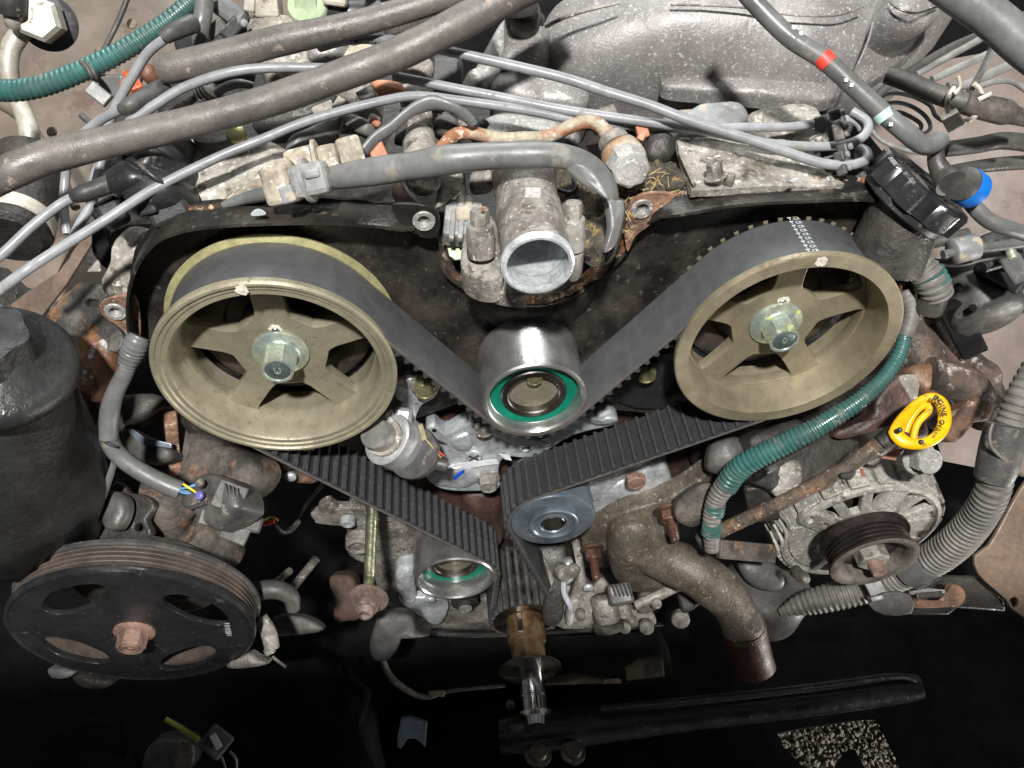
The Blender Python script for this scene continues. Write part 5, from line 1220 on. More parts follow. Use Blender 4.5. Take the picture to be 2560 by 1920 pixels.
for s_ in ('860,1390', '1195,1320'):
    p = U(*q('z5', s_)[0], 4.35); mesh('cross_screw', lathe([(.75, .1), (.72, -.12), (.6, -.2), (.55, -.1), (.2, -.1), (0, -.1)], p, (0, 1, 0), 24), m_castclean, t)
    bar('cross', p+Vector((-.4, -.2, -.3)), p+Vector((.4, -.2, .3)), .12, .1, m_dsteel, t, bev=0); bar('cross', p+Vector((-.4, -.22, .3)), p+Vector((.4, -.22, -.3)), .12, .1, m_dsteel, t, bev=0)
for s_, sc_ in (('925,1225', .8), ('955,1585', .85)):
    x_, y_ = q('z5', s_)[0]; p = U(x_, y_, 3.5)
    hexbolt('bolt', p+Vector((0, .8, 0)), YF, sc_, 1.0, m_castdirty, t, washer=(sc_*1.3, .2))
mat('stroke_white', (.88, .90, .92), (.75, .77, .8), .6, bump=.1)
slab('white_stroke', 'z5', '715,1470 740,1440 860,1425 1010,1412 1020,1440 900,1455 760,1485', plane_y(4.25), .03, MATS['stroke_white'], t, bev=0)
slab('white_stroke', 'z5', '1020,1375 1090,1385 1105,1420 1060,1410', plane_y(4.25), .03, MATS['stroke_white'], t, bev=0)
slab('white_stroke', 'z5', '1170,1330 1350,1265 1370,1310 1250,1330', plane_y(4.25), .03, MATS['stroke_white'], t, bev=0)
slab('blue_stroke', 'z5', '725,1530 770,1490 800,1475 802,1495 775,1515 742,1543', plane_y(4.08), .05, m_bluemark, t, bev=0)
# cam position sensor
m_dsteel2 = mat('worn_steel', (.36, .35, .33), (.26, .25, .23), .38, .6, bump=.1)
m_alu2 = mat('satin_aluminium', (.38, .385, .39), (.28, .285, .29), .42, .4, fine=400, bump=.15)
t = thing('position_sensor', 'grey aluminium sensor with a flat round nose beside the left pulley', 'sensor')
a0 = D(942, 1085, 58.0); a1 = D(1010, 1118, 60.5)
ax_ = (D(985, 1105, 61)-D(925, 1080, 57.5)).normalized()
mesh('nose', lathe([(1.1, 0), (1.2, .12), (1.2, 2.2)], D(935, 1083, 57.4), ax_, 48), m_dsteel2, t)
mesh('body', lathe([(1.75, -.1), (1.9, 0), (1.92, 1.9), (1.98, 2.0), (1.98, 2.5)], D(968, 1096, 58.9), ax_, 48, rfun=lambda th, tt: 1+.12*math.cos(2*th)), m_alu2, t, ang=35)
mesh('gasket_ring', lathe([(1.45, -.25), (1.5, -.2), (1.5, .15)], D(960, 1092, 58.7), ax_, 40), m_castdust, t)
bar('ear', D(1010, 1020, 60), D(1000, 1090, 59.6), 1.5, 1.6, m_alu2, t, bev=.35)
mesh('rear_cap', lathe([(2.1, 0), (2.15, .3), (2.0, 1.0), (1.5, 1.4)], D(1030, 1130, 60.5), ax_, 48), m_blackdust, t)
tube('cable_end', 'z5', '520,1420,61,110 580,1420,61,100 640,1440,61,95 690,1450,61,90', m_hosedark, t, seg=16)
bar('clip', D(1050, 1060, 60), D(1062, 1100, 60.3), .4, .4, m_cream, t, bev=.05)
tube('wire', 'z5', '550,1290,60.5,14 600,1330,60.2,14 670,1390,60.3,14', m_wred, t, seg=8); tube('wire', 'z5', '555,1285,60.3,12 610,1350,60,12 650,1400,60.2,12', m_straw, t, seg=8)
dome('bracket', 'z5', '350,910 500,880 610,880 625,980 540,1040 490,1130 480,1220 400,1240 380,1100 390,1020 350,1000', plane_y(5.0), .3, m_castclean, t, back=1, rings=4, e=.3)
dome('knob', 'z5', '285,1130 320,1090 345,1110 335,1160 300,1180', plane_c(972, 1040, 59), .4, m_castclean, t, back=1, e=.5)
p = U(*q('z5', '545,940')[0], 4.2); hexbolt('bolt', p, YF, .9, .7, m_brass, t, washer=(1.2, .2), wm=m_castdirty)
t = thing('cover_bolt', 'small yellow zinc bolt against the cover right of the belt', 'bolt')
p = U(*q('z5', '1965,845')[0], 4.6); hexbolt('bolt', p, YF, .8, .7, m_brass, t, washer=(1.15, .15), wm=m_black)
t = thing('belt_guard', 'black inner guard plate under the belt right of the idler', 'guard')
slab('guard', 'z5', '1700,1010 1760,880 2000,760 2212,700 2400,700 2350,1000 2100,1090 1900,1080', plane_y(5.1), .3, m_gloss, t, bev=.05)
slab('guard', 'z5', '470,1160 780,1040 640,940 560,820 360,640 300,760 360,900 620,900', plane_y(5.3), .3, m_gloss, t, bev=.05)
# water pump housing
t = thing('water_pump_housing', 'smooth silver water pump casting behind the blue-grey pulley', 'casting')
dome('housing', 'c6', '80,170 300,130 430,30 560,0 630,40 680,220 560,290 400,350 200,430 110,500 60,380', plane_y(4.6), .8, m_castclean, t, back=2.5, rings=6, e=.32)
slab('rib', 'c6', '60,160 300,60 460,0 470,20 330,120 100,310 80,250', plane_y(3.6), 1.0, m_castclean, t, bev=.1)
p = U(*q('c6', '400,130')[0], 3.2); hexbolt('bolt', p, YF, .95, .7, m_rustpink, t)
cyl('shaft_barrel', (2.17, 5.2, -20), (2.17, 7.5, -20), 3.2, m_dark, t)
t = thing('thermostat_housing', 'brown-stained cast water neck with two rusty studs, lower right of the belt', 'casting')
dome('flange', 'c6', '20,590 130,480 300,370 520,310 640,260 800,170 930,80 960,110 900,290 830,380 720,440 720,590 600,640 400,600 200,640 120,660 30,640', plane_y(2.4), .4, m_tan, t, back=1.5, rings=5, e=.3)
dome('bowl', 'c6', '200,620 240,500 400,440 560,470 680,560 740,700 720,820 640,900 480,910 320,880 230,800', plane_y(1.2), 2.4, m_tan, t, back=2.5, rings=12, e=.8)
neck = q('c6', '440,690,74,220 560,715,73,290 700,755,72,330 850,830,71.5,335 990,930,71.8,325 1090,1030,72.3,310 1150,1130,73,300 1195,1235,73.6,300')
mesh('neck', sweep(pxp(neck), seg=40, wob=.05), m_tan, t, ang=60)
mesh('neck_lip', sweep(pxp(q('c6', '1190,1215,73.4,308 1197,1240,73.6,318')), seg=40), m_tan, t, ang=60)
for (x1, y1, yb, sc_) in ((648, 375, .6, .95), (90, 655, 1.0, .8)):
    p = U(*q('c6', f'{x1},{y1}')[0], yb)
    hexbolt('nut', p, (Vector((0, -1, -.25))).normalized(), sc_, .9, m_rustpink if False else mat('wet_rust', (.13, .065, .045), (.07, .04, .03), .4, .3, scale=60, bump=.5), t, washer=(sc_*1.35, .3), stud=(.42, 1.9))
kq = 75.2/72.6
t = thing('radiator_hose', 'dark red-brown cut rubber hose end with a cream rim, on the brown water neck', 'hose')
mesh('hose', sweep(pxp(q('c6', '1190,1225,73.6,318 1210,1300,73.9,312 1235,1400,74.6,305 1262,1490,75.1,300 1272,1525,75.2,300')), seg=40, hollow=1), m_hosered, t, ang=60)
h0 = D(*[v for v in q('c6', '1262,1490')[0]], 75.1); h1 = D(*[v for v in q('c6', '1272,1525')[0]], 75.2)
mesh('rim', ringloop([(1.52, -.2), (1.60, .05), (1.75, .12), (1.95, .05), (2.0, -.25)], h1, h1-h0, 48), m_cream, t)
mesh('clamp_mark', lathe([(1.98, -.9), (2.02, -.85), (2.02, -.5), (1.98, -.45)], h1, h1-h0, 48), m_hosered, t)
# dark clutter right of the crank
t = thing('oil_cooler_fittings', 'oily grey pipe fittings and small black plug right of the crank sprocket', 'fittings')
dome('casting', 'b2', '1150,380 1220,360 1300,380 1300,560 1280,800 1180,830 1170,700 1250,600 1240,480', plane_c(1385, 1450, 79, 0, 0), .8, m_dark, t, back=2, e=.5)
dome('casting', 'b2', '1330,340 1380,340 1420,560 1470,640 1440,780 1300,830 1330,640 1370,500', plane_c(1450, 1460, 79, 0, 0), 1.0, m_castdirty, t, back=2, e=.5)
cyl('link', D(1400, 1425, 76), D(1415, 1435, 75), .8, m_castdirty, t); cyl('link', D(1425, 1420, 76), D(1440, 1432, 75.4), .7, m_castdirty, t)
cyl('fitting', D(1508, 1490, 76), D(1522, 1560, 76), 1.3, m_castdirty, t); cyl('fitting_end', D(1520, 1555, 75.6), D(1524, 1575, 75.6), 1.5, m_rustmild, t)
cyl('thin_pipe', D(1495, 1490, 77), D(1503, 1560, 77), .4, m_castclean, t)
bar('black_plug', D(1520, 1490, 73), D(1580, 1480, 73), 2.0, 1.6, m_blackdust, t, bev=.3)
for k in range(5): bar('plug_rib', D(1530+k*10, 1460, 72), D(1540+k*10, 1490, 72), .18, .4, m_black, t, bev=.04)
tube('pipe', 'c6', '400,1060,76,70 540,1000,76,75 690,930,76,75 760,900,77,70', m_castdirty, t, seg=16)
dome('bracket', 'c6', '440,960 520,900 600,900 560,1080 430,1110', plane_c(1640, 1500, 78), .4, m_rustmild, t, back=1, e=.5)
dome('block', 'c6', '720,940 880,960 880,1040 760,1110 730,1060', plane_c(1725, 1500, 78), .4, m_dark, t, back=1, e=.5)
p = U(*q('b2', '1430,610')[0], -1.0); cyl('stud_end', p, p+Vector((0, -.4, 0)), .5, m_castclean, t)

# tensioner bracket side
t = thing('tensioner_bracket', 'stained grey cast bracket around the lower steel roller', 'bracket')
dome('casting', 'b2', '60,180 200,160 350,200 450,280 440,420 420,560 330,520 300,560 330,680 420,760 560,830 700,760 850,700 870,860 580,900 440,890 250,700 200,560 130,420 40,400 50,280', plane_y(6.4), .8, m_castdirty, t, back=3, rings=6, e=.25, c='300,480')
dome('pad', 'b2', '325,500 400,470 430,480 440,650 400,670 350,650 320,570', plane_y(4.8), 1.2, m_castclean, t, back=2, rings=6, e=.3)
slab('lower_arm', 'b2', '340,690 500,680 600,690 625,740 590,820 540,838 480,800 400,750', plane_y(4.2), 1.0, m_castclean, t, bev=.2, smooth=2)
p = U(*q('b2', '520,700')[0], 3.2); cyl('pin', p+Vector((0, .6, 0)), p, .5, m_castclean, t)
p = U(*q('b2', '720,715')[0], 3.4); mesh('bolt_washer', lathe([(1.5, .6), (1.5, .1), (1.35, 0), (.85, 0), (.8, -.5), (.6, -.6), (0, -.6)], p, (0, 1, 0), 32), m_dark, t)
mesh('bolt_tip', lathe([(.75, -.3), (.72, -.65), (0, -.66)], p, (0, 1, 0), 24), m_castdirty, t)
p = U(*q('b2', '45,250')[0], 4.6); mesh('dowel', lathe([(.7, .5), (.65, -.1), (.45, -.2), (0, -.1)], p, (0, 1, 0), 24), m_castclean, t)
p = U(*q('b2', '105,380')[0], 4.4); mesh('dowel', lathe([(1.3, 1), (1.25, -.1), (1.05, -.3), (.95, -.3), (.85, 0), (0, 0)], p, (0, 1, 0), 32), m_castdirty, t)
slab('arm', 'c5', '1040,660 1090,640 1100,600 1180,570 1230,610 1420,620 1430,720 1300,740 1090,720 1070,700', plane_y(5.4), .9, m_castdirty, t, bev=.15, smooth=2)
dome('rusty_cap', 'c5', '820,350 850,320 940,340 1090,420 1000,430 870,410', plane_y(6.0), .3, m_rustmild, t, back=1, e=.4)
p = U(*q('c5', '905,380')[0], 5.4); cyl('cap_pin', p, p+Vector((0, -.4, 0)), .5, m_castclean, t)
tube('thin_rod', 'c5', '1130,440,68,26 1060,520,69,26 990,620,70,24 950,700,71,20', m_dsteel, t, seg=10)
t = thing('long_bolt', 'long olive zinc bolt with a rusty washer and nut at its lower end', 'bolt')
b0 = D(930, 1260, 66); b1 = D(922, 1500, 72.2) if False else D(922, 1488, 70)
b0 = D(931, 1262, 67.5); b1 = D(921, 1492, 67.5); axb = (b1-b0).normalized(); LB = (b1-b0).length
m_olive = mat('olive_zinc', (.28, .285, .185), (.14, .145, .10), .36, .7, scale=60, fine=300, bump=.3)
pf = [(.5, 0), (.5, LB-1.9)]; tt = LB-1.9
while tt < LB: pf += [(.5, tt), (.42, tt+.10)]; tt += .2
mesh('shank', lathe(pf, b0, axb, 32), m_olive, t, ang=30)
axn = (b1-b0).normalized()*.55 - dv*.83
bn = D(920, 1500, 67)
hexbolt('nut', bn, axn, 1.05, 1.1, mat('rust_grey', (.26, .19, .165), (.16, .12, .10), .55, .4, scale=80, bump=.5), t, rot=.3, washer=(1.75, .3), stud=(.72, .6))
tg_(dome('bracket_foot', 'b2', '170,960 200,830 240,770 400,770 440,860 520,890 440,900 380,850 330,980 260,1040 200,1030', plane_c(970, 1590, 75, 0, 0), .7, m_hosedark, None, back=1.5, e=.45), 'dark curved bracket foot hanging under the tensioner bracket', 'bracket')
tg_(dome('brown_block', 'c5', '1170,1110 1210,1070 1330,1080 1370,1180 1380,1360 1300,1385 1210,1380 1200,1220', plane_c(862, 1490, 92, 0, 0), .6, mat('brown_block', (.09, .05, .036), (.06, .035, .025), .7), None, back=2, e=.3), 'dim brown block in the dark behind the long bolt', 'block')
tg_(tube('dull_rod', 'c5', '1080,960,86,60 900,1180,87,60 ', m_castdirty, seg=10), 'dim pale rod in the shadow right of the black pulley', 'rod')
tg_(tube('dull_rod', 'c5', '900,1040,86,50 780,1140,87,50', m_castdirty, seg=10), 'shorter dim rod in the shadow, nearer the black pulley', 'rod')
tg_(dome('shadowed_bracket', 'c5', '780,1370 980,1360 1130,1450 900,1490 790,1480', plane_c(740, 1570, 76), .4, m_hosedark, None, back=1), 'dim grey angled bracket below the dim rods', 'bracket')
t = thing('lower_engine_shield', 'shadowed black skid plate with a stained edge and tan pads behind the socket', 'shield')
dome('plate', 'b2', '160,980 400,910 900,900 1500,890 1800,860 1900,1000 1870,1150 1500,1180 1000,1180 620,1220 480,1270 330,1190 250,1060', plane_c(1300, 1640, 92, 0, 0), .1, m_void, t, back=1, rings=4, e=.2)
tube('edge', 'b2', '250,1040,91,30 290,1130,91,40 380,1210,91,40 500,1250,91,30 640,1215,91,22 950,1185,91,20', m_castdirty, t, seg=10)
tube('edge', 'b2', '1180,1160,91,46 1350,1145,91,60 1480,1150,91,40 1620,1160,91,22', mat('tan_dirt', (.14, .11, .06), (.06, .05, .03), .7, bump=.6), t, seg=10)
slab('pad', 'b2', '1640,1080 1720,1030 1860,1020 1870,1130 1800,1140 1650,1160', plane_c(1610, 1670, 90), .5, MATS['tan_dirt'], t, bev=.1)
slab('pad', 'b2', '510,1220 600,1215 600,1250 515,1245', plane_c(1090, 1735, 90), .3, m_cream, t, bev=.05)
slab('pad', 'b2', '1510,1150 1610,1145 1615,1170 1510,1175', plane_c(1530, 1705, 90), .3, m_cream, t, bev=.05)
t = thing('crossmember', 'long black frame crossmember under the chrome socket', 'frame rail')
cr = sweep(pxp(q('f', '1250,1840,84,84 1330,1832,84,96 1500,1812,85,88 1700,1788,86,80 1900,1766,87,76 2100,1742,88,74 2240,1722,89,74 2300,1715,89,60')), seg=20, flat=lambda s: (.8, 1))
mesh('rail', cr, m_gloss, t)
tube('top_lip', 'f', '1500,1770,84,14 1700,1750,85,14 1900,1730,86,16 2100,1706,87,16 2240,1690,88,18 2292,1705,88.5,16', m_gloss, t, seg=10)
for (x, y, r_) in ((1345, 1888, .95), (1432, 1882, .9)):
    mesh('bolt_head', lathe([(r_*1.5, 0), (r_*1.5, .3), (r_, .35), (r_*.9, .8), (0, .8)], D(x, y, 82), uv*.8-dv*.6, 32), m_dsteel, t)
cyl('washer_plate', D(1275, 1760, 86), D(1276, 1764, 85.6), .5, m_castdirty, t)
tg_(slab('cast_bracket', 'b2', '330,1480 350,1380 400,1370 500,1400 490,1540 460,1510 430,1490 390,1495 350,1550 330,1540', plane_c(1030, 1830, 93), .8, mat('pale_blue_casting', (.30, .38, .48), (.22, .28, .36), .6, bump=.2), bev=.1), 'pale blue-grey notched bracket in the dark below centre', 'bracket')
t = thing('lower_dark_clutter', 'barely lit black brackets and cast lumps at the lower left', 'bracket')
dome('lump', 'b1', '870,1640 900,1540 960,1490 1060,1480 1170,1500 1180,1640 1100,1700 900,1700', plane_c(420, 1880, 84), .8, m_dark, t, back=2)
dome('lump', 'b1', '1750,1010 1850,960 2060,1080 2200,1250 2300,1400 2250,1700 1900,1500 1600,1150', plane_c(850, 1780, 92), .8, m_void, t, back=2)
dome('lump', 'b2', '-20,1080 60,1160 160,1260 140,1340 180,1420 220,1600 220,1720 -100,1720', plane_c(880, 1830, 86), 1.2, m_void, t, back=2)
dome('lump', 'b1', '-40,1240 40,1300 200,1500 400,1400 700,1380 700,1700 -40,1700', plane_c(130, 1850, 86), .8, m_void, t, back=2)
t = thing('lower_connector', 'small grey plug on a yellow-green wire at the bottom left', 'connector')
tube('wire', 'b1', '1010,1360,80,30 1110,1420,80,34 1210,1490,80,34', mat('olive_wire', (.36, .36, .06), (.28, .28, .05), .5), t, seg=10)
bar('plug', D(515, 1835, 79), D(565, 1875, 79), 2.6, 1.4, m_blackdust, t, bev=.25)
bar('latch', D(530, 1835, 78), D(548, 1870, 78), .7, .5, m_greyplas, t, bev=.1)
tube('wire_tail', 'b1', '1350,1590,80,20 1370,1640,80,16 1385,1720,80,14', m_hosegrey, t, seg=8); tube('wire_tail', 'b1', '1400,1560,80,20 1440,1610,80,16 1440,1720,80,14', m_hosegrey, t, seg=8)
t = thing('red_wire_tail', 'frayed red and yellow wire stub on a thin black cable by the left belt', 'wire')
tube('red_wire', 'c5', '715,720,62,30 750,710,62,34 790,700,62,30', m_wred, t, seg=10); tube('yellow_wire', 'c5', '720,690,61.5,14 760,672,61.5,14 800,680,61.5,14 815,700,61.5,12', m_wyel, t, seg=8)
tube('cable', 'c5', '790,720,62.5,40 840,770,63,46 900,760,64,46 960,700,65,36', m_black, t, seg=12)

t = thing('lower_front_case', 'grimy pale grey lower engine case flanking the crank sprocket', 'casting')
dome('case', 'b2', '560,760 640,740 720,790 850,720 900,560 960,520 1080,420 1180,400 1190,560 1250,800 1180,880 860,890 580,890 540,830', plane_y(7.2), .3, m_castdirty, t, back=1.5, rings=5, e=.25)
dome('case', 'b2', '1220,640 1300,590 1420,640 1500,560 1560,620 1640,700 1760,720 1820,800 1780,840 1500,850 1240,840', plane_c(1500, 1520, 81), .5, m_castdirty, t, back=2, rings=5, e=.3, amp=.3)
dome('dark_case', 'b2', '1160,400 1200,370 1260,380 1290,500 1260,620 1200,620', plane_c(1380, 1420, 80), .4, m_castdirty, t, back=1, e=.4)
dome('boss', 'b2', '1290,470 1340,460 1350,560 1310,600 1270,560', plane_c(1415, 1425, 77.5), .5, m_castclean, t, back=1, e=.4)
for (x, y, d_, r_) in ((1640, 1500, 76, .5), (1615, 1560, 78, .7), (1560, 1560, 78, .6), (1700, 1540, 79, .9), (1450, 1530, 77, .5)):
    cyl('stud', D(x, y, d_), D(x+2, y+12, d_-1), r_, m_castdirty, t)
tube('oil_line', 'b2', '1300,520,76,36 1290,640,76.5,36 1330,740,77,36 1320,830,78,30', m_castclean, t, seg=12)
dome('seam', 'b2', '560,880 880,885 1180,880 1500,850 1820,835 1820,850 1400,880 900,905 570,900', plane_c(1350, 1580, 84), .1, m_dark, t, back=1, e=.4)
t = thing('fender_seams', 'folded seam flanges and a pale strip on the beige inner fender at the left', 'body panel')
tube('seam', 'f', '-20,250,78,26 60,300,78,30 140,420,77,26 190,520,76,22', m_taupe, t, seg=10)
tube('seam', 'f', '20,720,74,30 90,790,73,26 190,620,73,22 230,560,73,20', m_taupe, t, seg=10)
bar('pale_strip', D(222, 570, 70), D(236, 680, 70), 1.1, .2, m_castdust, t)
slab('edge_flange', 'z4', '60,420 190,500 250,510 420,290 620,-30 560,-60 380,200 180,330', plane_c(130, 720, 68, 0, -10), .3, mat('shaded_taupe', (.22, .16, .125), (.16, .115, .09), .5, bump=.1), t, bev=.05)
slab('recess_shade_slab', 'z4', '-20,170 40,180 160,300 250,330 180,430 100,480 -20,400', plane_c(60, 730, 69, 0, 0), .3, m_dark, t, bev=.05)  # flat slab, the shade of a recess put into its dark colour
for x, y in ((330, 60), (250, 130), (90, 560), (130, 330)): mesh('plug_dot', lathe([(.5, 0), (.45, .12), (0, .14)], D(x, y, 72), -dv, 20), m_taupe, t)

# ================================================================ RIGHT SIDE
t = thing('dipstick', 'bright yellow looped plastic dipstick handle marked ENGINE OIL', 'dipstick')
loop = [(1385, 1240), (1425, 1165), (1490, 1085), (1560, 1030), (1630, 1015), (1683, 1055), (1702, 1130), (1692, 1205), (1650, 1265), (1580, 1305), (1500, 1312), (1430, 1290)]
L3 = []
for i, (x, y) in enumerate(loop):
    w = (96, 84, 68, 64, 70, 84, 88, 84, 76, 70, 72, 88)[i]
    p = D(1700+x/2.572, 600+y/2.572, 57.0+.6*math.sin(i*.52)); L3.append((p.x, p.y, p.z, w/2.572*.5*57/FPX))
mesh('handle', sweep(L3, seg=20, closed=True, flat=lambda s: (.62, 1), step=.25, hint=tuple(-dv)), m_yellow, t, ang=60)
lp = []
for (x, y) in ((1450, 1235), (1480, 1160), (1530, 1090), (1590, 1060), (1600, 1100), (1540, 1160), (1510, 1220), (1500, 1280)):
    p = D(1700+x/2.572, 600+y/2.572, 57.6); lp.append((p.x, p.y, p.z, .26))
mesh('inner_fold', sweep(lp, seg=12, step=.2), m_yellow, t, ang=60)
stem = [D(2228, 1087, 57.3), D(2250, 1080, 57.1)]
None and mesh('stem', sweep([(p.x, p.y, p.z, .95) for p in stem]+[(*D(2275, 1075, 57.0), .8)], seg=20), m_yellow, t)
cyl('peg_hole', D(2303, 1105, 56.3), D(2303, 1105, 56.0), .18, m_black, t); cyl('peg_hole', D(2249, 1075, 56.05), D(2249, 1075, 55.8), .2, m_black, t)
txt = "ENGINE OIL"; arc = [(1618, 1012), (1636, 1024), (1652, 1043), (1663, 1065), (1670, 1090), (1673, 1118), (1670, 1145), (1660, 1170), (1648, 1196), (1636, 1220)]
for k, ch in enumerate(txt):
    if ch == ' ': continue
    x, y = arc[k]; x2, y2 = arc[min(9, k+1)]; x1, y1 = arc[max(0, k-1)]
    tv = (rv*(x2-x1)-uv*(y2-y1)).normalized()
    place_text('raised_letter', ch, .50, D(1700+(x+22)/2.572, 600+(y+2)/2.572, 56.0), tv, tv.cross(dv), m_black, t, ext=.05)
t = thing('dipstick_tube', 'rusty brown dipstick tube slanting down left from the yellow handle', 'tube')
mt = mat('tube_rust', (.17, .12, .09), (.085, .07, .055), .6, .2, scale=40, fine=300, bump=.7, rust=((.26, .15, .08), .25, 60), spots=((.40, .38, .34), .1, 200))
tube('tube', 'f', '2232,1088,58,46 2200,1110,58.5,44 2128,1160,59.5,38 2050,1205,61,36 1976,1245,62.5,36 1890,1285,64.5,36 1805,1325,66,36', mt, t, seg=18)
tube('upper_collar', 'f', '2236,1085,57.8,50 2205,1108,58.2,48', m_dark, t, seg=18)
dome('clip_tab', 'c3', '800,340 880,320 950,310 910,380 860,395 815,385', plane_c(2118, 1190, 59), .2, m_rustmild, t, back=.4); dome('clip_tab', 'c3', '1060,230 1180,170 1180,220 1120,255', plane_c(2180, 1155, 59), .2, m_castdirty, t, back=.4)
bar('lower_end', D(1640+170, 1322, 66), D(1745, 1355, 67), 1.3, 1.0, m_dark, t, bev=.3)

t = thing('alternator', 'grey cast alternator with rusty grooved pulley at the lower right', 'alternator')
m_alt = mat('alternator_casting', (.42, .40, .36), (.30, .285, .25), .6, .2, scale=35, fine=320, bump=.6, spots=((.58, .56, .52), .15, 220), grime=((.12, .09, .07), .1, 50))
ax0, az0 = 31.18, -24.03
AC = Vector((ax0, -1.0, az0))
mesh('rear_shell', lathe([(7.6, 2.6), (7.9, 3.0), (7.9, 9), (6.5, 10)], AC, (0, 1, 0), 96), m_alt, t, ang=30)
# shell ribs with slots between
for k in range(20):
    a_ = 2*PI*k/20; dr = Vector((math.cos(a_), 0, math.sin(a_)))
    bar('cooling_rib', AC+dr*7.3+Vector((0, .2, 0)), AC+dr*7.6+Vector((0, 2.9, 0)), 1.75 if k % 4 else 2.3, .9, m_alt, t, bev=.14, up=tuple(dr))
mesh('slotted_shell', ringloop([(7.25, .3), (7.25, 3.0), (6.7, 3.0), (6.7, .3)], AC, seg=96), m_alt, t, ang=30)
mesh('front_ring', ringloop([(7.3, .9), (7.45, .5), (7.3, -.1), (6.95, -.2), (6.55, -.05), (6.5, .9)], AC, seg=96), m_alt, t, ang=30)
mesh('dark_inside', lathe([(6.9, 2.4), (0, 2.4)], AC, seg=64), m_void, t)
mesh('rotor_fan', lathe([(5.6, 2.2), (5.6, 1.6), (1, 1.6)], AC, seg=48), m_dark, t)
for k in range(15):
    a_ = 2*PI*(k+.3)/15; dr = Vector((math.cos(a_), 0, math.sin(a_)))
    bar('spoke', AC+dr*3.2+Vector((0, .2, 0)), AC+dr*6.8+Vector((0, .25, 0)), .95 if k % 3 else 2.2, .7, m_alt, t, bev=.14, up=(0, -1, 0))
mesh('centre_plate', lathe([(3.0, .9), (4.1, .5), (4.1, .1), (3.9, -.1), (1, -.3)], AC, seg=64), m_alt, t, ang=30)
slab('ear', 'c3', '385,830 470,750 600,740 740,820 780,860 640,930 500,880', plane_y(-1.5), .8, m_alt, t, holes=('455,790 490,765 530,775 530,800 495,820 460,815', '595,850 630,825 670,840 670,865 640,880 600,872'), bev=.12, smooth=2)
slab('ear', 'c3', '280,1010 330,880 440,860 590,920 540,960 540,1010 490,1040 520,1070 480,1110 520,1150 490,1260 360,1200 290,1100', plane_y(-1.3), .7, m_alt, t, bev=.12, smooth=1)
for k in range(4):
    y0 = k*.0
    tube('stator_ring', 'c3', f'{205-k*35},{690+k*70},{68+k*.6},30 {300-k*42},{830+k*80},{68+k*.6},40 {290-k*40},{960+k*60},{69+k*.6},34', m_alt, t, seg=10)
cyl('lower_stud', D(1985, 1425, 70), D(2012, 1448, 68.6), .55, m_rustmild, t); cyl('stud_tip', D(2008, 1444, 68.5), D(2020, 1452, 68), .35, m_castdirty, t)
hexbolt('top_nut', D(2300, 1145, 61.5), (D(2300, 1145, 61.5)-D(2272, 1130, 62.5)).normalized()*.5-dv*.8, 1.15, 1.3, m_cast, t, washer=(1.4, .3))
slab('rusty_bracket', 'c3', '1190,180 1400,60 1450,80 1380,130 1340,205', plane_c(2235, 1130, 61.5), .3, mat('orange_rust_plate', (.36, .17, .12), (.25, .11, .08), .6, bump=.3), t, bev=.05)
for k in range(5): bar('copper_winding', D(2150+k*1.2, 1172+k*4, 61.3), D(2158+k*1.2, 1174+k*4, 61.3), .10, .2, m_copper, t, bev=0)
PC_ = Vector((29.22, -6.0, -20.65)); Rp = 3.82
t2 = t
prof = [(Rp*.93, 0), (Rp, .06), (Rp*1.0, .25), (Rp*.93, .36)]
yy = .36
for k in range(4):
    prof += [(Rp*.93, yy), (Rp*.74, yy+.13), (Rp*.74, yy+.20), (Rp*.92, yy+.34), (Rp*.93, yy+.38)]; yy += .40
prof += [(Rp*1.0, yy+.15), (Rp*1.03, yy+.25), (Rp*1.03, yy+.6), (Rp*.6, yy+.7), (Rp*.5, 1.6), (Rp*.70, 1.3), (Rp*.74, .35), (Rp*.80, .12), (Rp*.88, .02)]
mesh('pulley', ringloop(prof, PC_, seg=96), mat('worn_pulley', (.13, .105, .10), (.06, .05, .048), .30, .8, scale=30, fine=300, bump=.15), t, ang=25)
mesh('pulley_dish', ringloop([(Rp*.80, .13), (Rp*.9, .0), (Rp*.985, .03), (Rp*.985, .0), (Rp*.9, -.05), (Rp*.78, .08), (Rp*.72, .4), (Rp*.70, 1.3), (Rp*.66, 1.3)], PC_, seg=96), m_rustmild, t, ang=40)
mesh('pulley_floor', lathe([(Rp*.75, 1.45), (0, 1.45)], PC_), m_dark, t)
mesh('hub_nut', lathe([(1.35, 1.4), (1.35, .1), (1.2, -.05), (.7, -.05)], PC_, seg=6), m_castdirty, t, ang=20)
mesh('shaft', lathe([(.62, .2), (.64, -.9), (.56, -1.05), (.2, -1.0), (0, -.95)], PC_, seg=32), m_rustpink, t)
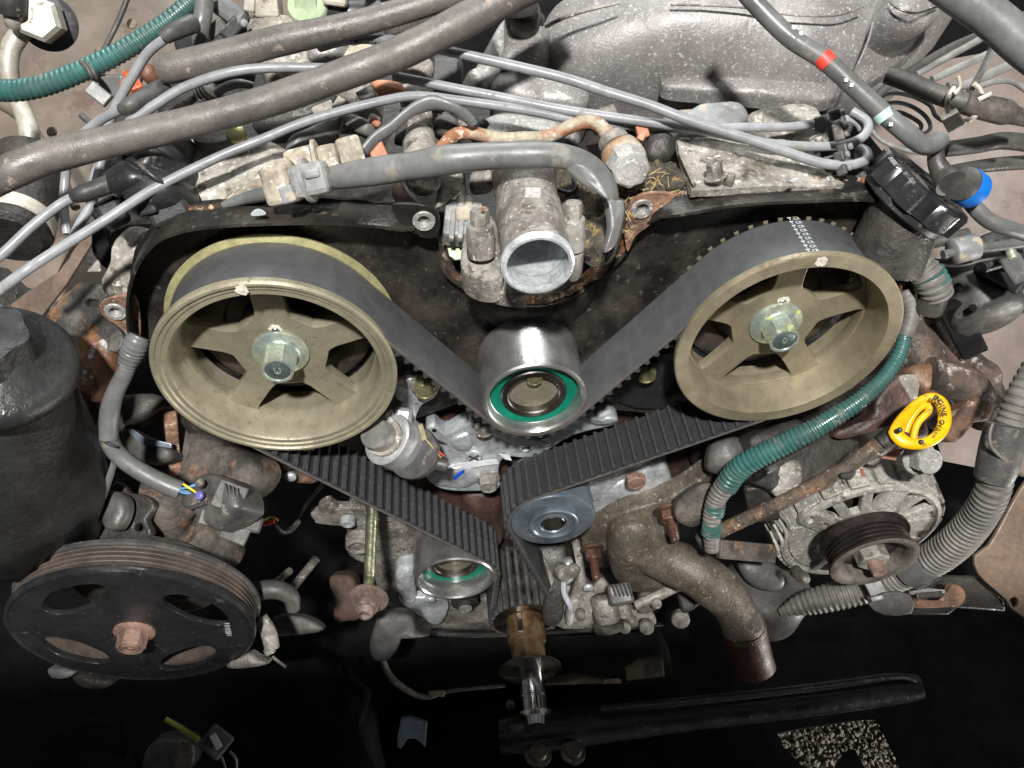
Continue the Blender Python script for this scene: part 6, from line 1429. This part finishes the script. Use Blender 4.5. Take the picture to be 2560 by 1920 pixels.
# exhaust, brackets and panels behind
t = thing('exhaust_manifold', 'flaky brown rusted exhaust manifold and shield behind the dipstick handle', 'exhaust')
mex = mat('flaky_rust', (.165, .115, .09), (.062, .050, .043), .65, .2, scale=26, fine=260, bump=1.0, contrast=(.42, .58), spots=((.50, .44, .40), .14, 45))
mbr = mat('brown_rust', (.22, .12, .07), (.13, .075, .05), .6, .15, scale=30, fine=260, bump=.6, spots=((.45, .36, .28), .12, 60))
dome('shield', 'z6', '1450,430 1600,450 1750,480 1820,620 1980,820 2080,950 2090,1080 1950,1160 1830,1200 1760,1150 1700,1000 1600,900 1500,840 1440,700', plane_c(2370, 900, 70, -10, 20), 1.5, mex, t, back=3, rings=8, e=.5, amp=.5, fr=.35)
dome('flange', 'z6', '1480,820 1600,790 1750,800 1850,900 1880,960 1750,1010 1600,1010 1520,930', plane_c(2345, 945, 67, -10, 10), .8, mbr, t, back=2, amp=.3, e=.5)
mesh('pipe', sweep(pxp(q('z6', '1600,860,66.5,240 1780,920,67,260 1900,1020,67.5,270 1980,1120,68.5,240')), seg=28, wob=.25), mex, t, ang=60)
dome('pipe_flange', 'z6', '1800,1080 1880,1000 1960,1010 2000,1080 1960,1160 1860,1180 1830,1230 1760,1300 1700,1270 1740,1160', plane_c(2410, 1040, 65.5, -5, 10), .7, mbr, t, back=1.5, e=.5)
dome('lower_plate', 'z6', '1250,1030 1350,900 1430,860 1520,1040 1600,1240 1500,1280 1300,1220 1040,1280 1000,1230 1220,1130', plane_c(2230, 1030, 63.5, 0, 0), .4, m_blockred, t, back=1.5, e=.35)
dome('pale_tab', 'z6', '1400,880 1520,870 1530,960 1500,1060 1450,980', plane_c(2270, 975, 63.2, 0, 0), .2, m_castdust, t, back=.6, e=.4)
t = thing('head_bracket', 'dark grey cast bracket under the teal tube on the right', 'bracket')
dome('arm', 'z6', '440,1290 600,1200 740,1150 820,1200 1000,1240 1150,1320 1050,1420 800,1560 660,1640 560,1600 470,1560 560,1500', plane_c(2000, 1140, 64.5, -5, 10), .6, m_dark, t, back=2, e=.35)
dome('corner', 'z6', '560,1500 640,1440 760,1420 780,1560 700,1640 600,1640', plane_c(1960, 1200, 63.8, 0, 0), .4, m_castdirty, t, back=1, e=.4)
dome('pump_lump', 'z6', '200,1320 300,1260 420,1300 430,1420 300,1500 180,1480', plane_c(1820, 1130, 66, 0, 0), .8, m_hosedark, t, back=1)
dome('lower_face', 'b3', '-10,110 130,20 200,60 110,260 -20,230', plane_c(1725, 1270, 66.5), .4, m_rustmild, t, back=1, e=.4)
bar('side_plate', D(1895, 1200, 66), D(1910, 1290, 67.5), 2.6, 2, m_dark, t, bev=.3)
tg_(bar('rusty_bar', D(1795, 1372, 69), D(1935, 1385, 70.5), 1.7, .8, m_rustmild, None, bev=.15), 'short flat flaky rusty bar under the dipstick tube', 'bar')
t = thing('grey_canister', 'dim grey rounded canister in the shade left of the alternator', 'canister')
cyl('can', D(1930, 1450, 80), D(1890, 1520, 84), 4.4, m_hosedark, t, seg=48, ch=1.0)
dome('upper', 'b3', '340,460 500,450 600,560 560,640 400,600', plane_c(1900, 1430, 78), .6, m_hosedark, t, back=1)
t = thing('charcoal_canister', 'matte black barrel-shaped part with holes at the right edge', 'canister')
cyl('barrel', D(2478, 800, 64), D(2400, 655, 67), 2.9, m_blackdust, t, seg=48, ch=.5)
cyl('barrel', D(2545, 760, 66), D(2460, 620, 69), 2.9, m_black, t, seg=40, ch=.5)
for x, y in ((2435, 728), (2472, 782)): cyl('hole', D(x-40, y-12, 61.6), D(x-40, y-10, 62.6), .3, m_void, t)
bar('connector', D(2470, 640, 62), D(2560, 690, 62), 3.0, 2.4, m_black, t, bev=.3)
bar('arm', D(2375, 760, 64), D(2435, 880, 68), 2.2, 1, m_void, t, bev=.2)
t = thing('dark_harness', 'bundle of dark looms and rails along the right edge above the black barrel', 'harness')
tube('loom', 'z6', '1540,40,60,70 1700,0,60,80 1850,-40,60,80', m_blackdust, t, seg=12)
tube('rail', 'z6', '1690,95,59,60 1850,60,59,66 2000,45,59,70 2250,10,59,74', m_hosegrey, t, seg=14)
tube('rail', 'z6', '1600,140,61,50 1800,150,61,50 1950,110,61,60 2250,80,61,60', m_hosedark, t, seg=12)
tube('loom', 'z6', '1950,180,60,70 2100,140,60,80 2250,160,60,90', m_black, t, seg=12)
cyl('roller', D(2380, 630, 59), D(2440, 615, 59), 1.0, m_greyplas, t)
bar('plug', D(2520, 640, 57), D(2560, 700, 57), 1.4, 1, m_hosegrey, t, bev=.2)
cyl('brass_tip', D(2526, 625, 57), D(2534, 650, 56.5), .35, m_zinc, t)
t = thing('fender_brace', 'brown-taupe painted panel with one round hole at the lower right edge', 'body panel')
slab('panel', 'b3', '1700,440 1780,380 1850,260 1960,60 2100,-100 2300,-100 2300,800 1990,800 1880,690 1800,620 1720,540', plane_c(2500, 1400, 72, 0, 0), .5, mat('brown_taupe', (.24, .17, .125), (.17, .12, .09), .42, bump=.1, contrast=(.35, .7)), t, holes=('1900,700 1920,675 1950,690 1950,730 1920,738',), bev=.1, smooth=2)
slab('lower_rail', 'b3', '1290,660 1500,560 1720,560 1800,640 1870,690 1880,760 1600,740 1550,780 1300,780', plane_c(2400, 1490, 74, 0, 0), 1.0, m_dark, t, bev=.2)
dome('rust_edge', 'b3', '1320,700 1400,690 1500,700 1560,600 1640,640 1620,720 1500,735 1330,735', plane_c(2310, 1490, 70, 0, 0), .2, m_rust, t, back=.4, rings=4, e=.3)
slab('worn_edge', 'b3', '1320,645 1430,625 1530,635 1530,655 1440,650 1330,662', plane_c(2310, 1480, 69.5, 0, 0), .3, m_cast, t, bev=.05)
slab('clip_plate', 'b3', '1090,720 1180,650 1330,660 1340,770 1180,780', plane_c(2230, 1510, 69.5), .5, m_hosegrey, t, bev=.15, smooth=2)
bar('slot', D(2290, 1490, 69.3), D(2355, 1484, 69.3), .5, .4, m_dark, t, bev=.1)
tg_(tube('splash_edge', 'b3', '-10,1420,100,16 200,1380,100,18 380,1390,100,14 520,1420,100,14 530,1500,100,14 470,1620,100,14', m_dark, seg=8), 'thin dull black lip curving beside the gravel opening', 'lip')
t = thing('tray_lip', 'thin grey edge strip along the top of the gravel opening', 'lip')
tube('lip', 'b3', '640,1425,101,16 900,1370,101,22 1140,1330,101,40', m_hosegrey, t, seg=8)

# ================================================================ put each thing's origin at its base
bpy.context.view_layer.update()
for rt in ROOTS:
    mn = Vector((1e9,)*3); mx = Vector((-1e9,)*3)
    for c in rt.children:
        for cr_ in c.bound_box:
            w = c.matrix_local @ Vector(cr_)
            mn = Vector(map(min, mn, w)); mx = Vector(map(max, mx, w))
    if mn.x > 1e8: continue
    base = Vector(((mn.x+mx.x)/2, (mn.y+mx.y)/2, mn.z))
    rt.location = base
    for c in rt.children: c.matrix_local = Matrix.Translation(-base) @ c.matrix_local
